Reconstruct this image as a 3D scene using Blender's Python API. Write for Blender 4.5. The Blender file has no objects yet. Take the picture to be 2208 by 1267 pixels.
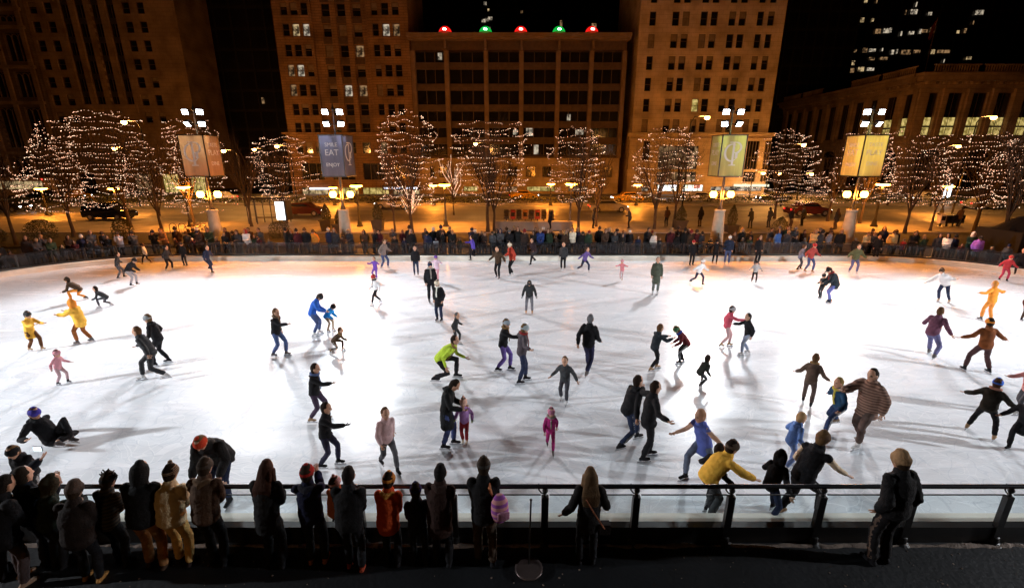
import bpy, bmesh, math, random
from mathutils import Vector, Matrix, noise
R = math.radians
rnd = random.Random(7)
S = bpy.context.scene
COL = S.collection

# ------------------------------------------------------------------ camera
CAM_H = 6.1; PITCH = R(16.6); FPX = 981.0; CX = 1104.0; CY = 633.5
cd = bpy.data.cameras.new('camera'); cam = bpy.data.objects.new('camera', cd); COL.objects.link(cam)
cam.location = (0, 0, CAM_H); cam.rotation_euler = (math.pi/2 - PITCH, 0, 0)
cd.sensor_width = 36; cd.lens = 36*FPX/2208; cd.clip_start = .1; cd.clip_end = 2000
S.camera = cam
# ------------------------------------------------------------------ world: night sky
W = bpy.data.worlds.new('World'); S.world = W; W.use_nodes = True
nt = W.node_tree; bg = nt.nodes['Background']
sky = nt.nodes.new('ShaderNodeTexSky'); sky.sky_type = 'NISHITA'; sky.sun_disc = False
sky.sun_elevation = R(-6); sky.sun_rotation = R(200)
nt.links.new(sky.outputs[0], bg.inputs[0]); bg.inputs[1].default_value = 0.004
S.view_settings.view_transform = 'Standard'; S.view_settings.look = 'None'
S.view_settings.exposure = 0.0; S.view_settings.gamma = 1.0
S.cycles.use_denoising = True
S.cycles.sample_clamp_indirect = 4.0; S.cycles.sample_clamp_direct = 30.0
S.cycles.max_bounces = 6; S.cycles.transparent_max_bounces = 24
S.cycles.caustics_reflective = False; S.cycles.caustics_refractive = False
S.cycles.use_light_tree = True
# lamp powers
P_NEAR = 60000.0      # four floodlights on each mast standing at the near corners of the rink
P_FAR = 3500.0        # each floodlight head on the four masts along the far rail
SODIUM = (1.0, .30, .03)

# ------------------------------------------------------------------ pixel of the photograph -> point of the place
SN, CS = math.sin(PITCH), math.cos(PITCH)
def at(px, py, z=0.0):
    a = (px-CX)/FPX; t = (CY-py)/FPX
    d = Vector((a, CS + t*SN, -SN + t*CS))
    k = (z-CAM_H)/d.z
    return Vector((d.x*k, d.y*k, z))
def on(px, py, Y):
    a = (px-CX)/FPX; t = (CY-py)/FPX
    d = Vector((a, CS + t*SN, -SN + t*CS))
    k = Y/d.y
    return Vector((d.x*k, Y, CAM_H + d.z*k))

# ------------------------------------------------------------------ materials
MC = {}
def new_mat(name):
    m = bpy.data.materials.new(name); m.use_nodes = True
    return m, m.node_tree, m.node_tree.nodes['Principled BSDF']
def mat(name, col, rough=.7, metal=0.0, var=.15, scale=3.0, bump=0.0, bscale=40.0, spec=.5, stretch=(1,1,1), coord='Object'):
    if name in MC: return MC[name]
    m, t, b = new_mat(name)
    b.inputs['Roughness'].default_value = rough; b.inputs['Metallic'].default_value = metal
    b.inputs['Specular IOR Level'].default_value = spec
    tc = t.nodes.new('ShaderNodeTexCoord'); mp = t.nodes.new('ShaderNodeMapping')
    mp.inputs['Scale'].default_value = stretch
    t.links.new(tc.outputs[coord], mp.inputs[0])
    n = t.nodes.new('ShaderNodeTexNoise'); n.inputs['Scale'].default_value = scale; n.inputs['Detail'].default_value = 6
    t.links.new(mp.outputs[0], n.inputs['Vector'])
    r = t.nodes.new('ShaderNodeValToRGB')
    r.color_ramp.elements[0].position = .3; r.color_ramp.elements[1].position = .7
    r.color_ramp.elements[0].color = [max(0, c*(1-var)) for c in col] + [1]
    r.color_ramp.elements[1].color = [min(1, c*(1+var)) for c in col] + [1]
    t.links.new(n.outputs['Fac'], r.inputs[0]); t.links.new(r.outputs[0], b.inputs['Base Color'])
    if bump:
        n2 = t.nodes.new('ShaderNodeTexNoise'); n2.inputs['Scale'].default_value = bscale; n2.inputs['Detail'].default_value = 4
        t.links.new(mp.outputs[0], n2.inputs['Vector'])
        bp = t.nodes.new('ShaderNodeBump'); bp.inputs['Strength'].default_value = bump; bp.inputs['Distance'].default_value = .02
        t.links.new(n2.outputs['Fac'], bp.inputs['Height']); t.links.new(bp.outputs[0], b.inputs['Normal'])
    MC[name] = m; return m
def emit(name, col, s, sample=True):
    if name in MC: return MC[name]
    m = bpy.data.materials.new(name); m.use_nodes = True; t = m.node_tree
    t.nodes.remove(t.nodes['Principled BSDF'])
    e = t.nodes.new('ShaderNodeEmission'); e.inputs[0].default_value = (*col, 1); e.inputs[1].default_value = s
    t.links.new(e.outputs[0], t.nodes['Material Output'].inputs[0])
    if not sample: m.cycles.emission_sampling = 'NONE'
    MC[name] = m; return m
def lit_room(name, c1, c2, s, scale=(1,1,1)):
    """a lit window: warm shapes behind the glass"""
    if name in MC: return MC[name]
    m = bpy.data.materials.new(name); m.use_nodes = True; t = m.node_tree
    t.nodes.remove(t.nodes['Principled BSDF'])
    tc = t.nodes.new('ShaderNodeTexCoord'); mp = t.nodes.new('ShaderNodeMapping'); mp.inputs['Scale'].default_value = scale
    n = t.nodes.new('ShaderNodeTexNoise'); n.inputs['Scale'].default_value = 1.6; n.inputs['Detail'].default_value = 3
    r = t.nodes.new('ShaderNodeValToRGB'); r.color_ramp.elements[0].position = .38; r.color_ramp.elements[1].position = .62
    r.color_ramp.elements[0].color = (*c1, 1); r.color_ramp.elements[1].color = (*c2, 1)
    e = t.nodes.new('ShaderNodeEmission'); e.inputs[1].default_value = s
    t.links.new(tc.outputs['Object'], mp.inputs[0]); t.links.new(mp.outputs[0], n.inputs['Vector'])
    t.links.new(n.outputs['Fac'], r.inputs[0]); t.links.new(r.outputs[0], e.inputs[0])
    t.links.new(e.outputs[0], t.nodes['Material Output'].inputs[0])
    m.cycles.emission_sampling = 'NONE'
    MC[name] = m; return m
def glass_mat(name, tint=(.85, .93, .95), gloss=.06):
    if name in MC: return MC[name]
    m = bpy.data.materials.new(name); m.use_nodes = True; t = m.node_tree
    t.nodes.remove(t.nodes['Principled BSDF'])
    tr = t.nodes.new('ShaderNodeBsdfTransparent'); tr.inputs[0].default_value = (*tint, 1)
    gl = t.nodes.new('ShaderNodeBsdfGlossy'); gl.inputs['Roughness'].default_value = .08
    lw = t.nodes.new('ShaderNodeLayerWeight'); fr = t.nodes.new('ShaderNodeMath'); fr.operation = 'POWER'; fr.inputs[1].default_value = 4.0
    t.links.new(lw.outputs['Facing'], fr.inputs[0])
    ad = t.nodes.new('ShaderNodeMath'); ad.operation = 'MULTIPLY_ADD'; ad.inputs[1].default_value = .6; ad.inputs[2].default_value = gloss
    mx = t.nodes.new('ShaderNodeMixShader')
    t.links.new(fr.outputs[0], ad.inputs[0]); t.links.new(ad.outputs[0], mx.inputs[0])
    t.links.new(tr.outputs[0], mx.inputs[1]); t.links.new(gl.outputs[0], mx.inputs[2])
    t.links.new(mx.outputs[0], t.nodes['Material Output'].inputs[0])
    MC[name] = m; return m
def cloth(col):
    col = tuple(round(c, 3) for c in col)
    n = 'cloth_%d_%d_%d' % tuple(int(c*1000) for c in col)
    return mat(n, col, rough=.9, var=.15 if max(col) > .3 else .35, scale=7, bump=.7, bscale=45, spec=.15)
def plaid(name, c1, c2, sc=9):
    if name in MC: return MC[name]
    m, t, b = new_mat(name); b.inputs['Roughness'].default_value = .9
    tc = t.nodes.new('ShaderNodeTexCoord'); w = t.nodes.new('ShaderNodeTexWave'); w.bands_direction = 'Z'
    w.inputs['Scale'].default_value = sc; w.inputs['Distortion'].default_value = .6
    r = t.nodes.new('ShaderNodeValToRGB'); r.color_ramp.interpolation = 'CONSTANT'
    r.color_ramp.elements[0].color = (*c1, 1); r.color_ramp.elements[1].color = (*c2, 1); r.color_ramp.elements[1].position = .5
    t.links.new(tc.outputs['Object'], w.inputs['Vector']); t.links.new(w.outputs['Fac'], r.inputs[0]); t.links.new(r.outputs[0], b.inputs['Base Color'])
    MC[name] = m; return m

# ------------------------------------------------------------------ mesh helpers
def link(name, me, parent=None, mats=()):
    o = bpy.data.objects.new(name, me); COL.objects.link(o)
    for m in mats: me.materials.append(m)
    if parent is not None: o.parent = parent
    return o
def obj(name, bm, m, parent=None, smooth=False):
    me = bpy.data.meshes.new(name); bmesh.ops.recalc_face_normals(bm, faces=bm.faces); bm.to_mesh(me); bm.free()
    if smooth: me.shade_smooth()
    return link(name, me, parent, m if isinstance(m, (list, tuple)) else (m,))
def tag(o, label=None, cat=None, group=None, kind=None):
    if label: o['label'] = label
    if cat: o['category'] = cat
    if group: o['group'] = group
    if kind: o['kind'] = kind
    return o
def struct(o): o['kind'] = 'structure'; return o
def empty(name, loc, rz=0.0):
    o = bpy.data.objects.new(name, None); COL.objects.link(o); o.empty_display_size = .2
    o.location = loc; o.rotation_euler = (0, 0, rz); return o
def box(bm, x0, x1, y0, y1, z0, z1, mi=0, M=None):
    vs = [Vector((x, y, z)) for z in (z0, z1) for y in (y0, y1) for x in (x0, x1)]
    if M is not None: vs = [M @ v for v in vs]
    v = [bm.verts.new(p) for p in vs]
    for q in ((0,2,3,1), (4,5,7,6), (0,1,5,4), (1,3,7,5), (3,2,6,7), (2,0,4,6)):
        f = bm.faces.new([v[i] for i in q]); f.material_index = mi
def quad(bm, pts, mi=0):
    f = bm.faces.new([bm.verts.new(p) for p in pts]); f.material_index = mi; return f
def tube(bm, pts, rad, n=6, mi=0, cap=True):
    """rad: number or list"""
    pts = [Vector(p) for p in pts]
    if not isinstance(rad, (list, tuple)): rad = [rad]*len(pts)
    rings = []; px = None
    for i, p in enumerate(pts):
        t = (pts[min(i+1, len(pts)-1)] - pts[max(i-1, 0)]).normalized()
        if px is None:
            px = t.orthogonal().normalized()
        x = (px - t*px.dot(t))
        x = x.normalized() if x.length > 1e-5 else t.orthogonal().normalized()
        px = x; y = t.cross(x)
        rings.append([bm.verts.new(p + (x*math.cos(a) + y*math.sin(a))*rad[i]) for a in [2*math.pi*k/n for k in range(n)]])
    for a, b in zip(rings, rings[1:]):
        for k in range(n):
            f = bm.faces.new((a[k], a[(k+1) % n], b[(k+1) % n], b[k])); f.material_index = mi
    if cap and n > 2:
        for r_, rev in ((rings[0], True), (rings[-1], False)):
            f = bm.faces.new(list(reversed(r_)) if rev else r_); f.material_index = mi
def lathe(bm, c, prof, n=16, mi=0):
    """prof: list of (r, z) going up"""
    c = Vector(c); rings = []
    for r_, z in prof:
        rings.append([bm.verts.new(c + Vector((r_*math.cos(2*math.pi*k/n), r_*math.sin(2*math.pi*k/n), z))) for k in range(n)])
    for a, b in zip(rings, rings[1:]):
        for k in range(n):
            f = bm.faces.new((a[k], a[(k+1) % n], b[(k+1) % n], b[k])); f.material_index = mi
    for r_ in (rings[0], rings[-1]):
        try:
            f = bm.faces.new(r_); f.material_index = mi
        except ValueError: pass
def loft(bm, pts, rad, ref=(1, 0, 0), n=12, mi=0, capk=.85):
    """elliptical tube with rounded ends; rad: (a along ref, b across)"""
    pts = [Vector(p) for p in pts]; rad = [r_ if isinstance(r_, (list, tuple)) else (r_, r_) for r_ in rad]
    ref = Vector(ref)
    t0 = (pts[1]-pts[0]).normalized(); t1 = (pts[-1]-pts[-2]).normalized()
    r0 = rad[0]; r1 = rad[-1]; m0 = min(r0)*capk; m1 = min(r1)*capk
    P = [pts[0]-t0*m0, pts[0]-t0*m0*.7] + pts + [pts[-1]+t1*m1*.7, pts[-1]+t1*m1]
    Q = [(r0[0]*.28, r0[1]*.28), (r0[0]*.74, r0[1]*.74)] + list(rad) + [(r1[0]*.74, r1[1]*.74), (r1[0]*.28, r1[1]*.28)]
    rings = []
    for i, p in enumerate(P):
        t = (P[min(i+1, len(P)-1)] - P[max(i-1, 0)])
        t = t.normalized() if t.length > 1e-6 else t0
        x = ref - t*ref.dot(t)
        x = x.normalized() if x.length > .05 else t.orthogonal().normalized()
        y = t.cross(x)
        a, b = Q[i]
        rings.append([bm.verts.new(p + x*(math.cos(u)*a) + y*(math.sin(u)*b)) for u in [2*math.pi*k/n for k in range(n)]])
    for a, b in zip(rings, rings[1:]):
        for k in range(n):
            f = bm.faces.new((a[k], a[(k+1) % n], b[(k+1) % n], b[k])); f.material_index = mi
    f = bm.faces.new(list(reversed(rings[0]))); f.material_index = mi
    f = bm.faces.new(rings[-1]); f.material_index = mi
def ball(bm, c, r_, mi=0, sub=2, sc=(1, 1, 1)):
    g = bmesh.ops.create_icosphere(bm, subdivisions=sub, radius=1.0)
    c = Vector(c)
    for v in g['verts']: v.co = Vector((v.co.x*r_*sc[0], v.co.y*r_*sc[1], v.co.z*r_*sc[2])) + c
    if mi:
        for v in g['verts']:
            for f in v.link_faces: f.material_index = mi
def copy_tree(o, parent=None):
    c = o.copy(); COL.objects.link(c); c.parent = parent
    if parent is not None: c.matrix_parent_inverse = o.matrix_parent_inverse
    for ch in list(o.children): copy_tree(ch, c)
    return c
def ordinal(n):
    w = ['first','second','third','fourth','fifth','sixth','seventh','eighth','ninth','tenth','eleventh','twelfth','thirteenth','fourteenth','fifteenth','sixteenth','seventeenth','eighteenth','nineteenth']
    return w[n-1] if n <= 19 else '%d%s' % (n, 'th' if 10 <= n % 100 <= 20 else {1:'st', 2:'nd', 3:'rd'}.get(n % 10, 'th'))

# ------------------------------------------------------------------ the ice and the ground
XL, XR, YN, YF, RC = -28.0, 29.0, 6.42, 27.65, 7.6
def rink_path(off=0.0, step=.5):
    """closed outline, counter-clockwise from near left; offset outward"""
    pts = []
    x0, x1, y0, y1 = XL, XR, YN, YF; r_ = RC; r2 = r_ + off
    def line(a, b):
        n = max(1, int((Vector(b)-Vector(a)).length/step))
        for i in range(n): pts.append(Vector(a).lerp(Vector(b), i/n))
    def arc(c, a0, a1):
        n = max(4, int(abs(a1-a0)*r2/step))
        for i in range(n):
            a = a0 + (a1-a0)*i/n
            pts.append(Vector((c[0]+r2*math.cos(a), c[1]+r2*math.sin(a))))
    line((x0+r_, y0-off), (x1-r_, y0-off)); arc((x1-r_, y0+r_), -math.pi/2, 0)
    line((x1+off, y0+r_), (x1+off, y1-r_)); arc((x1-r_, y1-r_), 0, math.pi/2)
    line((x1-r_, y1+off), (x0+r_, y1+off)); arc((x0+r_, y1-r_), math.pi/2, math.pi)
    line((x0-off, y1-r_), (x0-off, y0+r_)); arc((x0+r_, y0+r_), math.pi, 1.5*math.pi)
    return pts
def ice_material():
    m, t, b = new_mat('rink_ice')
    tc = t.nodes.new('ShaderNodeTexCoord')
    mp = t.nodes.new('ShaderNodeMapping'); mp.inputs['Scale'].default_value = (.12, .5, 1)
    t.links.new(tc.outputs['Object'], mp.inputs[0])
    n = t.nodes.new('ShaderNodeTexNoise'); n.inputs['Scale'].default_value = 2.2; n.inputs['Detail'].default_value = 9; n.inputs['Roughness'].default_value = .62
    n.inputs['Distortion'].default_value = .5
    t.links.new(mp.outputs[0], n.inputs['Vector'])
    r = t.nodes.new('ShaderNodeValToRGB')
    r.color_ramp.elements[0].position = .34; r.color_ramp.elements[0].color = (.72, .76, .80, 1)
    r.color_ramp.elements[1].position = .62; r.color_ramp.elements[1].color = (.84, .87, .91, 1)
    t.links.new(n.outputs['Fac'], r.inputs[0])
    # long thin blade scratches
    w = t.nodes.new('ShaderNodeTexVoronoi'); w.feature = 'DISTANCE_TO_EDGE'; w.inputs['Scale'].default_value = .55
    nw = t.nodes.new('ShaderNodeTexNoise'); nw.inputs['Scale'].default_value = .35; nw.inputs['Detail'].default_value = 2
    mx0 = t.nodes.new('ShaderNodeVectorMath'); mx0.operation = 'MULTIPLY_ADD'; mx0.inputs[1].default_value = (7, 5, 0)
    mp2 = t.nodes.new('ShaderNodeMapping'); mp2.inputs['Scale'].default_value = (.12, 1.4, 1)
    t.links.new(tc.outputs['Object'], nw.inputs['Vector']); t.links.new(nw.outputs['Color'], mx0.inputs[0])
    t.links.new(tc.outputs['Object'], mp2.inputs[0]); t.links.new(mp2.outputs[0], mx0.inputs[2]); t.links.new(mx0.outputs[0], w.inputs['Vector'])
    lt = t.nodes.new('ShaderNodeMath'); lt.operation = 'LESS_THAN'; lt.inputs[1].default_value = .008
    t.links.new(w.outputs['Distance'], lt.inputs[0])
    mc = t.nodes.new('ShaderNodeMix'); mc.data_type = 'RGBA'; mc.inputs['B'].default_value = (.93, .95, .97, 1)
    sc = t.nodes.new('ShaderNodeMath'); sc.operation = 'MULTIPLY'; sc.inputs[1].default_value = .6
    t.links.new(lt.outputs[0], sc.inputs[0]); t.links.new(sc.outputs[0], mc.inputs['Factor']); t.links.new(r.outputs[0], mc.inputs['A'])
    prevc = mc.outputs['Result']
    for k, (sc_, rot, wd, colr, amt) in enumerate(((1.3, .35, .016, (.50, .56, .63, 1), .32), (2.1, -.5, .022, (.95, .97, 1, 1), .6), (.8, 1.2, .011, (.45, .52, .60, 1), .3))):
        m3 = t.nodes.new('ShaderNodeMapping'); m3.inputs['Rotation'].default_value = (0, 0, rot); m3.inputs['Scale'].default_value = (.10, 1.5, 1)
        nz = t.nodes.new('ShaderNodeTexNoise'); nz.inputs['Scale'].default_value = .5+.2*k; nz.inputs['Detail'].default_value = 1
        ma = t.nodes.new('ShaderNodeVectorMath'); ma.operation = 'MULTIPLY_ADD'; ma.inputs[1].default_value = (6, 4, 0)
        vo = t.nodes.new('ShaderNodeTexVoronoi'); vo.feature = 'DISTANCE_TO_EDGE'; vo.inputs['Scale'].default_value = sc_
        l2 = t.nodes.new('ShaderNodeMath'); l2.operation = 'LESS_THAN'; l2.inputs[1].default_value = wd
        m4 = t.nodes.new('ShaderNodeMath'); m4.operation = 'MULTIPLY'; m4.inputs[1].default_value = amt
        mm = t.nodes.new('ShaderNodeMix'); mm.data_type = 'RGBA'; mm.inputs['B'].default_value = colr
        t.links.new(tc.outputs['Object'], m3.inputs[0]); t.links.new(tc.outputs['Object'], nz.inputs['Vector']); t.links.new(nz.outputs['Color'], ma.inputs[0]); t.links.new(m3.outputs[0], ma.inputs[2])
        t.links.new(ma.outputs[0], vo.inputs['Vector']); t.links.new(vo.outputs['Distance'], l2.inputs[0]); t.links.new(l2.outputs[0], m4.inputs[0]); t.links.new(m4.outputs[0], mm.inputs['Factor']); t.links.new(prevc, mm.inputs['A'])
        prevc = mm.outputs['Result']
    t.links.new(prevc, b.inputs['Base Color'])
    rr = t.nodes.new('ShaderNodeMapRange'); rr.inputs['To Min'].default_value = .16; rr.inputs['To Max'].default_value = .36
    t.links.new(n.outputs['Fac'], rr.inputs[0]); t.links.new(rr.outputs[0], b.inputs['Roughness'])
    n3 = t.nodes.new('ShaderNodeTexNoise'); n3.inputs['Scale'].default_value = 2.5; n3.inputs['Detail'].default_value = 8
    t.links.new(tc.outputs['Object'], n3.inputs['Vector'])
    bp = t.nodes.new('ShaderNodeBump'); bp.inputs['Strength'].default_value = .12; bp.inputs['Distance'].default_value = .02
    t.links.new(n3.outputs['Fac'], bp.inputs['Height']); t.links.new(bp.outputs[0], b.inputs['Normal'])
    return m
def sheet(name, pts, z, m, hole=None):
    bm = bmesh.new(); quad(bm, [(p[0], p[1], z) for p in pts]); return struct(obj(name, bm, m))
bm = bmesh.new(); quad(bm, [(p.x, p.y, 0) for p in rink_path(0.0)])
struct(obj('ice', bm, ice_material()))
# ground: one sheet with the rink cut out of it, reaching the horizon
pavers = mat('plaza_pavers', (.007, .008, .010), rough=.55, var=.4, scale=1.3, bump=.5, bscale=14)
bm = bmesh.new()
inner = rink_path(.42); N = len(inner)
def far_pt(p, k):
    c = Vector((.5, 17)); d = (p-c).normalized()
    return c + d*k
rings = [[bm.verts.new((p.x, p.y, 0.06)) for p in inner]]
for k in (60, 800):
    rings.append([bm.verts.new((*far_pt(p, k), 0.0 if k > 60 else .06)) for p in inner])
for a, b in zip(rings, rings[1:]):
    for k in range(N): bm.faces.new((a[k], a[(k+1) % N], b[(k+1) % N], b[k]))
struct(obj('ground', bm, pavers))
asphalt = mat('street_asphalt', (.15, .14, .135), rough=.5, var=.25, scale=.5, bump=.4, bscale=9, stretch=(.15, 1, 1))
walk = mat('sidewalk_concrete', (.24, .22, .20), rough=.8, var=.2, scale=.8, bump=.3, bscale=10)
lawn = mat('winter_lawn', (.035, .03, .018), rough=.95, var=.5, scale=5, bump=1, bscale=30)
def slab(name, x0, x1, y0, y1, z, m, h=.14):
    bm = bmesh.new(); box(bm, x0, x1, y0, y1, z-h, z); return struct(obj(name, bm, m))
slab('planting_bed', -75, 75, 31.6, 37.6, .14, lawn)
slab('sidewalk', -120, 130, 37.62, 44.6, .20, walk)
slab('road', -160, 170, 44.62, 79.0, .075, asphalt, .02)
slab('median', -160, 170, 61.4, 64.6, .26, walk, .2)
slab('far_sidewalk', -160, 170, 74.6, 79.98, .22, walk, .2)
paint = mat('road_paint', (.62, .6, .55), rough=.7, var=.3, scale=4)
bm = bmesh.new()
for y in (48.6, 52.3, 56.0, 68.2, 71.4):
    x = -118
    while x < 128: box(bm, x, x+3, y-.06, y+.06, .076, .08); x += 9
box(bm, -118, 128, 60.4, 60.52, .076, .08)
struct(obj('road_markings', bm, paint))

# rink edge: low white curb
curb_m = mat('rink_curb_white', (.74, .69, .60), rough=.6, var=.12, scale=1.5)
def ribbon(bm, offs, zs, mi=0, close=True, a=0, b=None):
    paths = [rink_path(o) for o in offs]
    n = min(len(p) for p in paths)
    return paths, n
def path_pts(off, step=.5):
    return rink_path(off, step)
def sweep(bm, prof, closed=True, s0=0.0, s1=1.0, n=420, mi=0):
    """sweep a profile [(off, z)] along the rink outline"""
    ref = rink_path(0.0, .25); L = [0.0]
    for a, b in zip(ref, ref[1:]+ref[:1]): L.append(L[-1]+(b-a).length)
    def nrm(i):
        t = (ref[(i+1) % len(ref)] - ref[i-1]).normalized(); return Vector((t.y, -t.x))
    idx = [i for i in range(len(ref)) if s0 <= L[i]/L[-1] <= s1]
    rings = []
    for i in idx:
        nn = nrm(i); p = ref[i]
        rings.append([bm.verts.new((p.x+nn.x*o, p.y+nn.y*o, z)) for o, z in prof])
    m = len(prof)
    rg = list(zip(rings, rings[1:] + (rings[:1] if closed else [])))
    if not closed: rg = rg[:len(rings)-1]
    for a, b in rg:
        for k in range(m):
            f = bm.faces.new((a[k], a[(k+1) % m], b[(k+1) % m], b[k])); f.material_index = mi
bm = bmesh.new(); sweep(bm, [(0.0, -.02), (.0, .26), (.02, .28), (.30, .28), (.30, -.02)])
struct(obj('rink_curb', bm, curb_m))
bm = bmesh.new(); sweep(bm, [(.302, .0), (.302, .37), (.43, .37), (.43, .0)])
dark_iron = mat('railing_iron', (.012, .011, .011), rough=.35, var=.3, scale=4, spec=.5)
struct(obj('rink_kerb_beam', bm, dark_iron))

# ------------------------------------------------------------------ railing with glass panels
REF = rink_path(0.0, .05); LL = [0.0]
for a_, b_ in zip(REF, REF[1:]+REF[:1]): LL.append(LL[-1]+(b_-a_).length)
LT = LL[-1]
import bisect
def along(s, off=0.0):
    s = s % LT; i = min(bisect.bisect_right(LL, s)-1, len(REF)-1)
    p = REF[i]; t = (REF[(i+1) % len(REF)] - REF[i-1]).normalized(); nn = Vector((t.y, -t.x))
    return Vector((p.x+nn.x*off, p.y+nn.y*off)), t, nn
RAILG = glass_mat('railing_glass', (.93, .98, .99), .01); RAILF = glass_mat('railing_glass_smoked', (.50, .51, .54), .035)
chrome = mat('rail_cap_steel', (.05, .05, .055), rough=.25, metal=.6, var=.2)
def railing(name, s0, n, pitch, label, far):
    root = empty(name, (0, 0, 0)); tag(root, label, 'railing')
    zt = 1.17 if not far else 1.02
    off = .42
    bm = bmesh.new()
    if far:
        bm2 = []
    pts = []; k = int(n*pitch/.3)
    for i in range(k+1):
        p, t, nn = along(s0 + i*n*pitch/k, off+.02); pts.append((p.x, p.y, zt))
    tube(bm, pts, .036 if not far else .03, 8); obj('handrail', bm, chrome, root, True)
    post = None; gl = None
    for i in range(n+1):
        p, t, nn = along(s0 + i*pitch, off)
        ang = math.atan2(t.y, t.x)
        if post is None:
            bm = bmesh.new()
            if not far:
                box(bm, -.055, .055, -.04, .04, .02, .92)
                lathe(bm, (0, 0, .92), [(.03, 0), (.03, .03), (.018, .05), (.03, .07), (.045, .10), (.045, .12), (.025, .155), (.001, .16)], 12)
                lathe(bm, (0, -.0, -.02), [(.13, 0), (.13, .03), (.075, .06), (.07, .16), (.05, .17)], 14)
                tube(bm, [(0, 0, .97), (-.06, .0, .985), (-.10, 0, 1.04), (-.105, 0, 1.15)], .012, 6)
            else:
                box(bm, -.035, .035, -.03, .03, .0, .98)
                lathe(bm, (0, 0, -.03), [(.09, 0), (.09, .03), (.05, .06), (.045, .12)], 10)
            post = obj('post', bm, dark_iron, root)
        else:
            c = post.copy(); COL.objects.link(c); c.parent = root; post_ = c
        o = post if i == 0 else post_
        o.location = (p.x, p.y, .05); o.rotation_euler = (0, 0, ang)
        if i < n:
            q, _, _ = along(s0 + (i+1)*pitch, off)
            mid = (p+q)/2; L = (q-p).length; d = (q-p)
            bm = bmesh.new()
            zb, zg = .375, (.99 if not far else .94)
            if gl is None:
                box(bm, -pitch/2+.07, pitch/2-.07, -.006, .006, zb, zg, 0)
                box(bm, -pitch/2+.07, pitch/2-.07, -.010, .010, zg, zg+.012, 1)
                g = obj('glass_panel', bm, (RAILF if far else RAILG, dark_iron), root); gl = g
            else:
                bm.free(); g = gl.copy(); COL.objects.link(g); g.parent = root
            g.location = (mid.x, mid.y, 0); g.rotation_euler = (0, 0, math.atan2(d.y, d.x)); g.scale = (L/pitch, 1, 1)
    return root
# near side: post at X=.55, .. ; outline starts at near left (XL+RC)
sA = .55 - (XL+RC)
railing('railing', sA - 1.47*13, 26, 1.47, 'black post and glass railing beneath the near row of spectators', False)
# far side: from right side of rink round the far edge to the left side
s_f = (XR-RC-(XL+RC)) + RC*math.pi/2 + 2.0
n_f = 56
L_f = (YF-YN-2*RC) + 2*RC*math.pi/2 + (XR-XL-2*RC) + 3
railing('railing', s_f, n_f, L_f/n_f, 'glass panelled railing curving round the far edge of the ice', True)

def fabric(name, col, tr=.5):
    """printed banner cloth that lets light through"""
    m, t, b = new_mat(name); out = t.nodes['Material Output']; b.inputs['Base Color'].default_value = (*col, 1); b.inputs['Roughness'].default_value = .8; b.inputs['Specular IOR Level'].default_value = .2
    tl_ = t.nodes.new('ShaderNodeBsdfTranslucent'); tl_.inputs[0].default_value = (*col, 1)
    tc = t.nodes.new('ShaderNodeTexCoord'); mp = t.nodes.new('ShaderNodeMapping'); mp.inputs['Scale'].default_value = (6, 6, .4); n = t.nodes.new('ShaderNodeTexNoise'); n.inputs['Scale'].default_value = 1.2
    mr = t.nodes.new('ShaderNodeMapRange'); mr.inputs[3].default_value = .75; mr.inputs[4].default_value = 1.15
    sc = t.nodes.new('ShaderNodeVectorMath'); sc.operation = 'SCALE'; sc.inputs[0].default_value = col
    t.links.new(tc.outputs['Object'], mp.inputs[0]); t.links.new(mp.outputs[0], n.inputs['Vector']); t.links.new(n.outputs['Fac'], mr.inputs[0]); t.links.new(mr.outputs[0], sc.inputs['Scale'])
    t.links.new(sc.outputs[0], b.inputs['Base Color']); t.links.new(sc.outputs[0], tl_.inputs[0])
    mx = t.nodes.new('ShaderNodeMixShader'); mx.inputs[0].default_value = tr
    t.links.new(b.outputs[0], mx.inputs[1]); t.links.new(tl_.outputs[0], mx.inputs[2]); t.links.new(mx.outputs[0], out.inputs[0])
    return m
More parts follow.
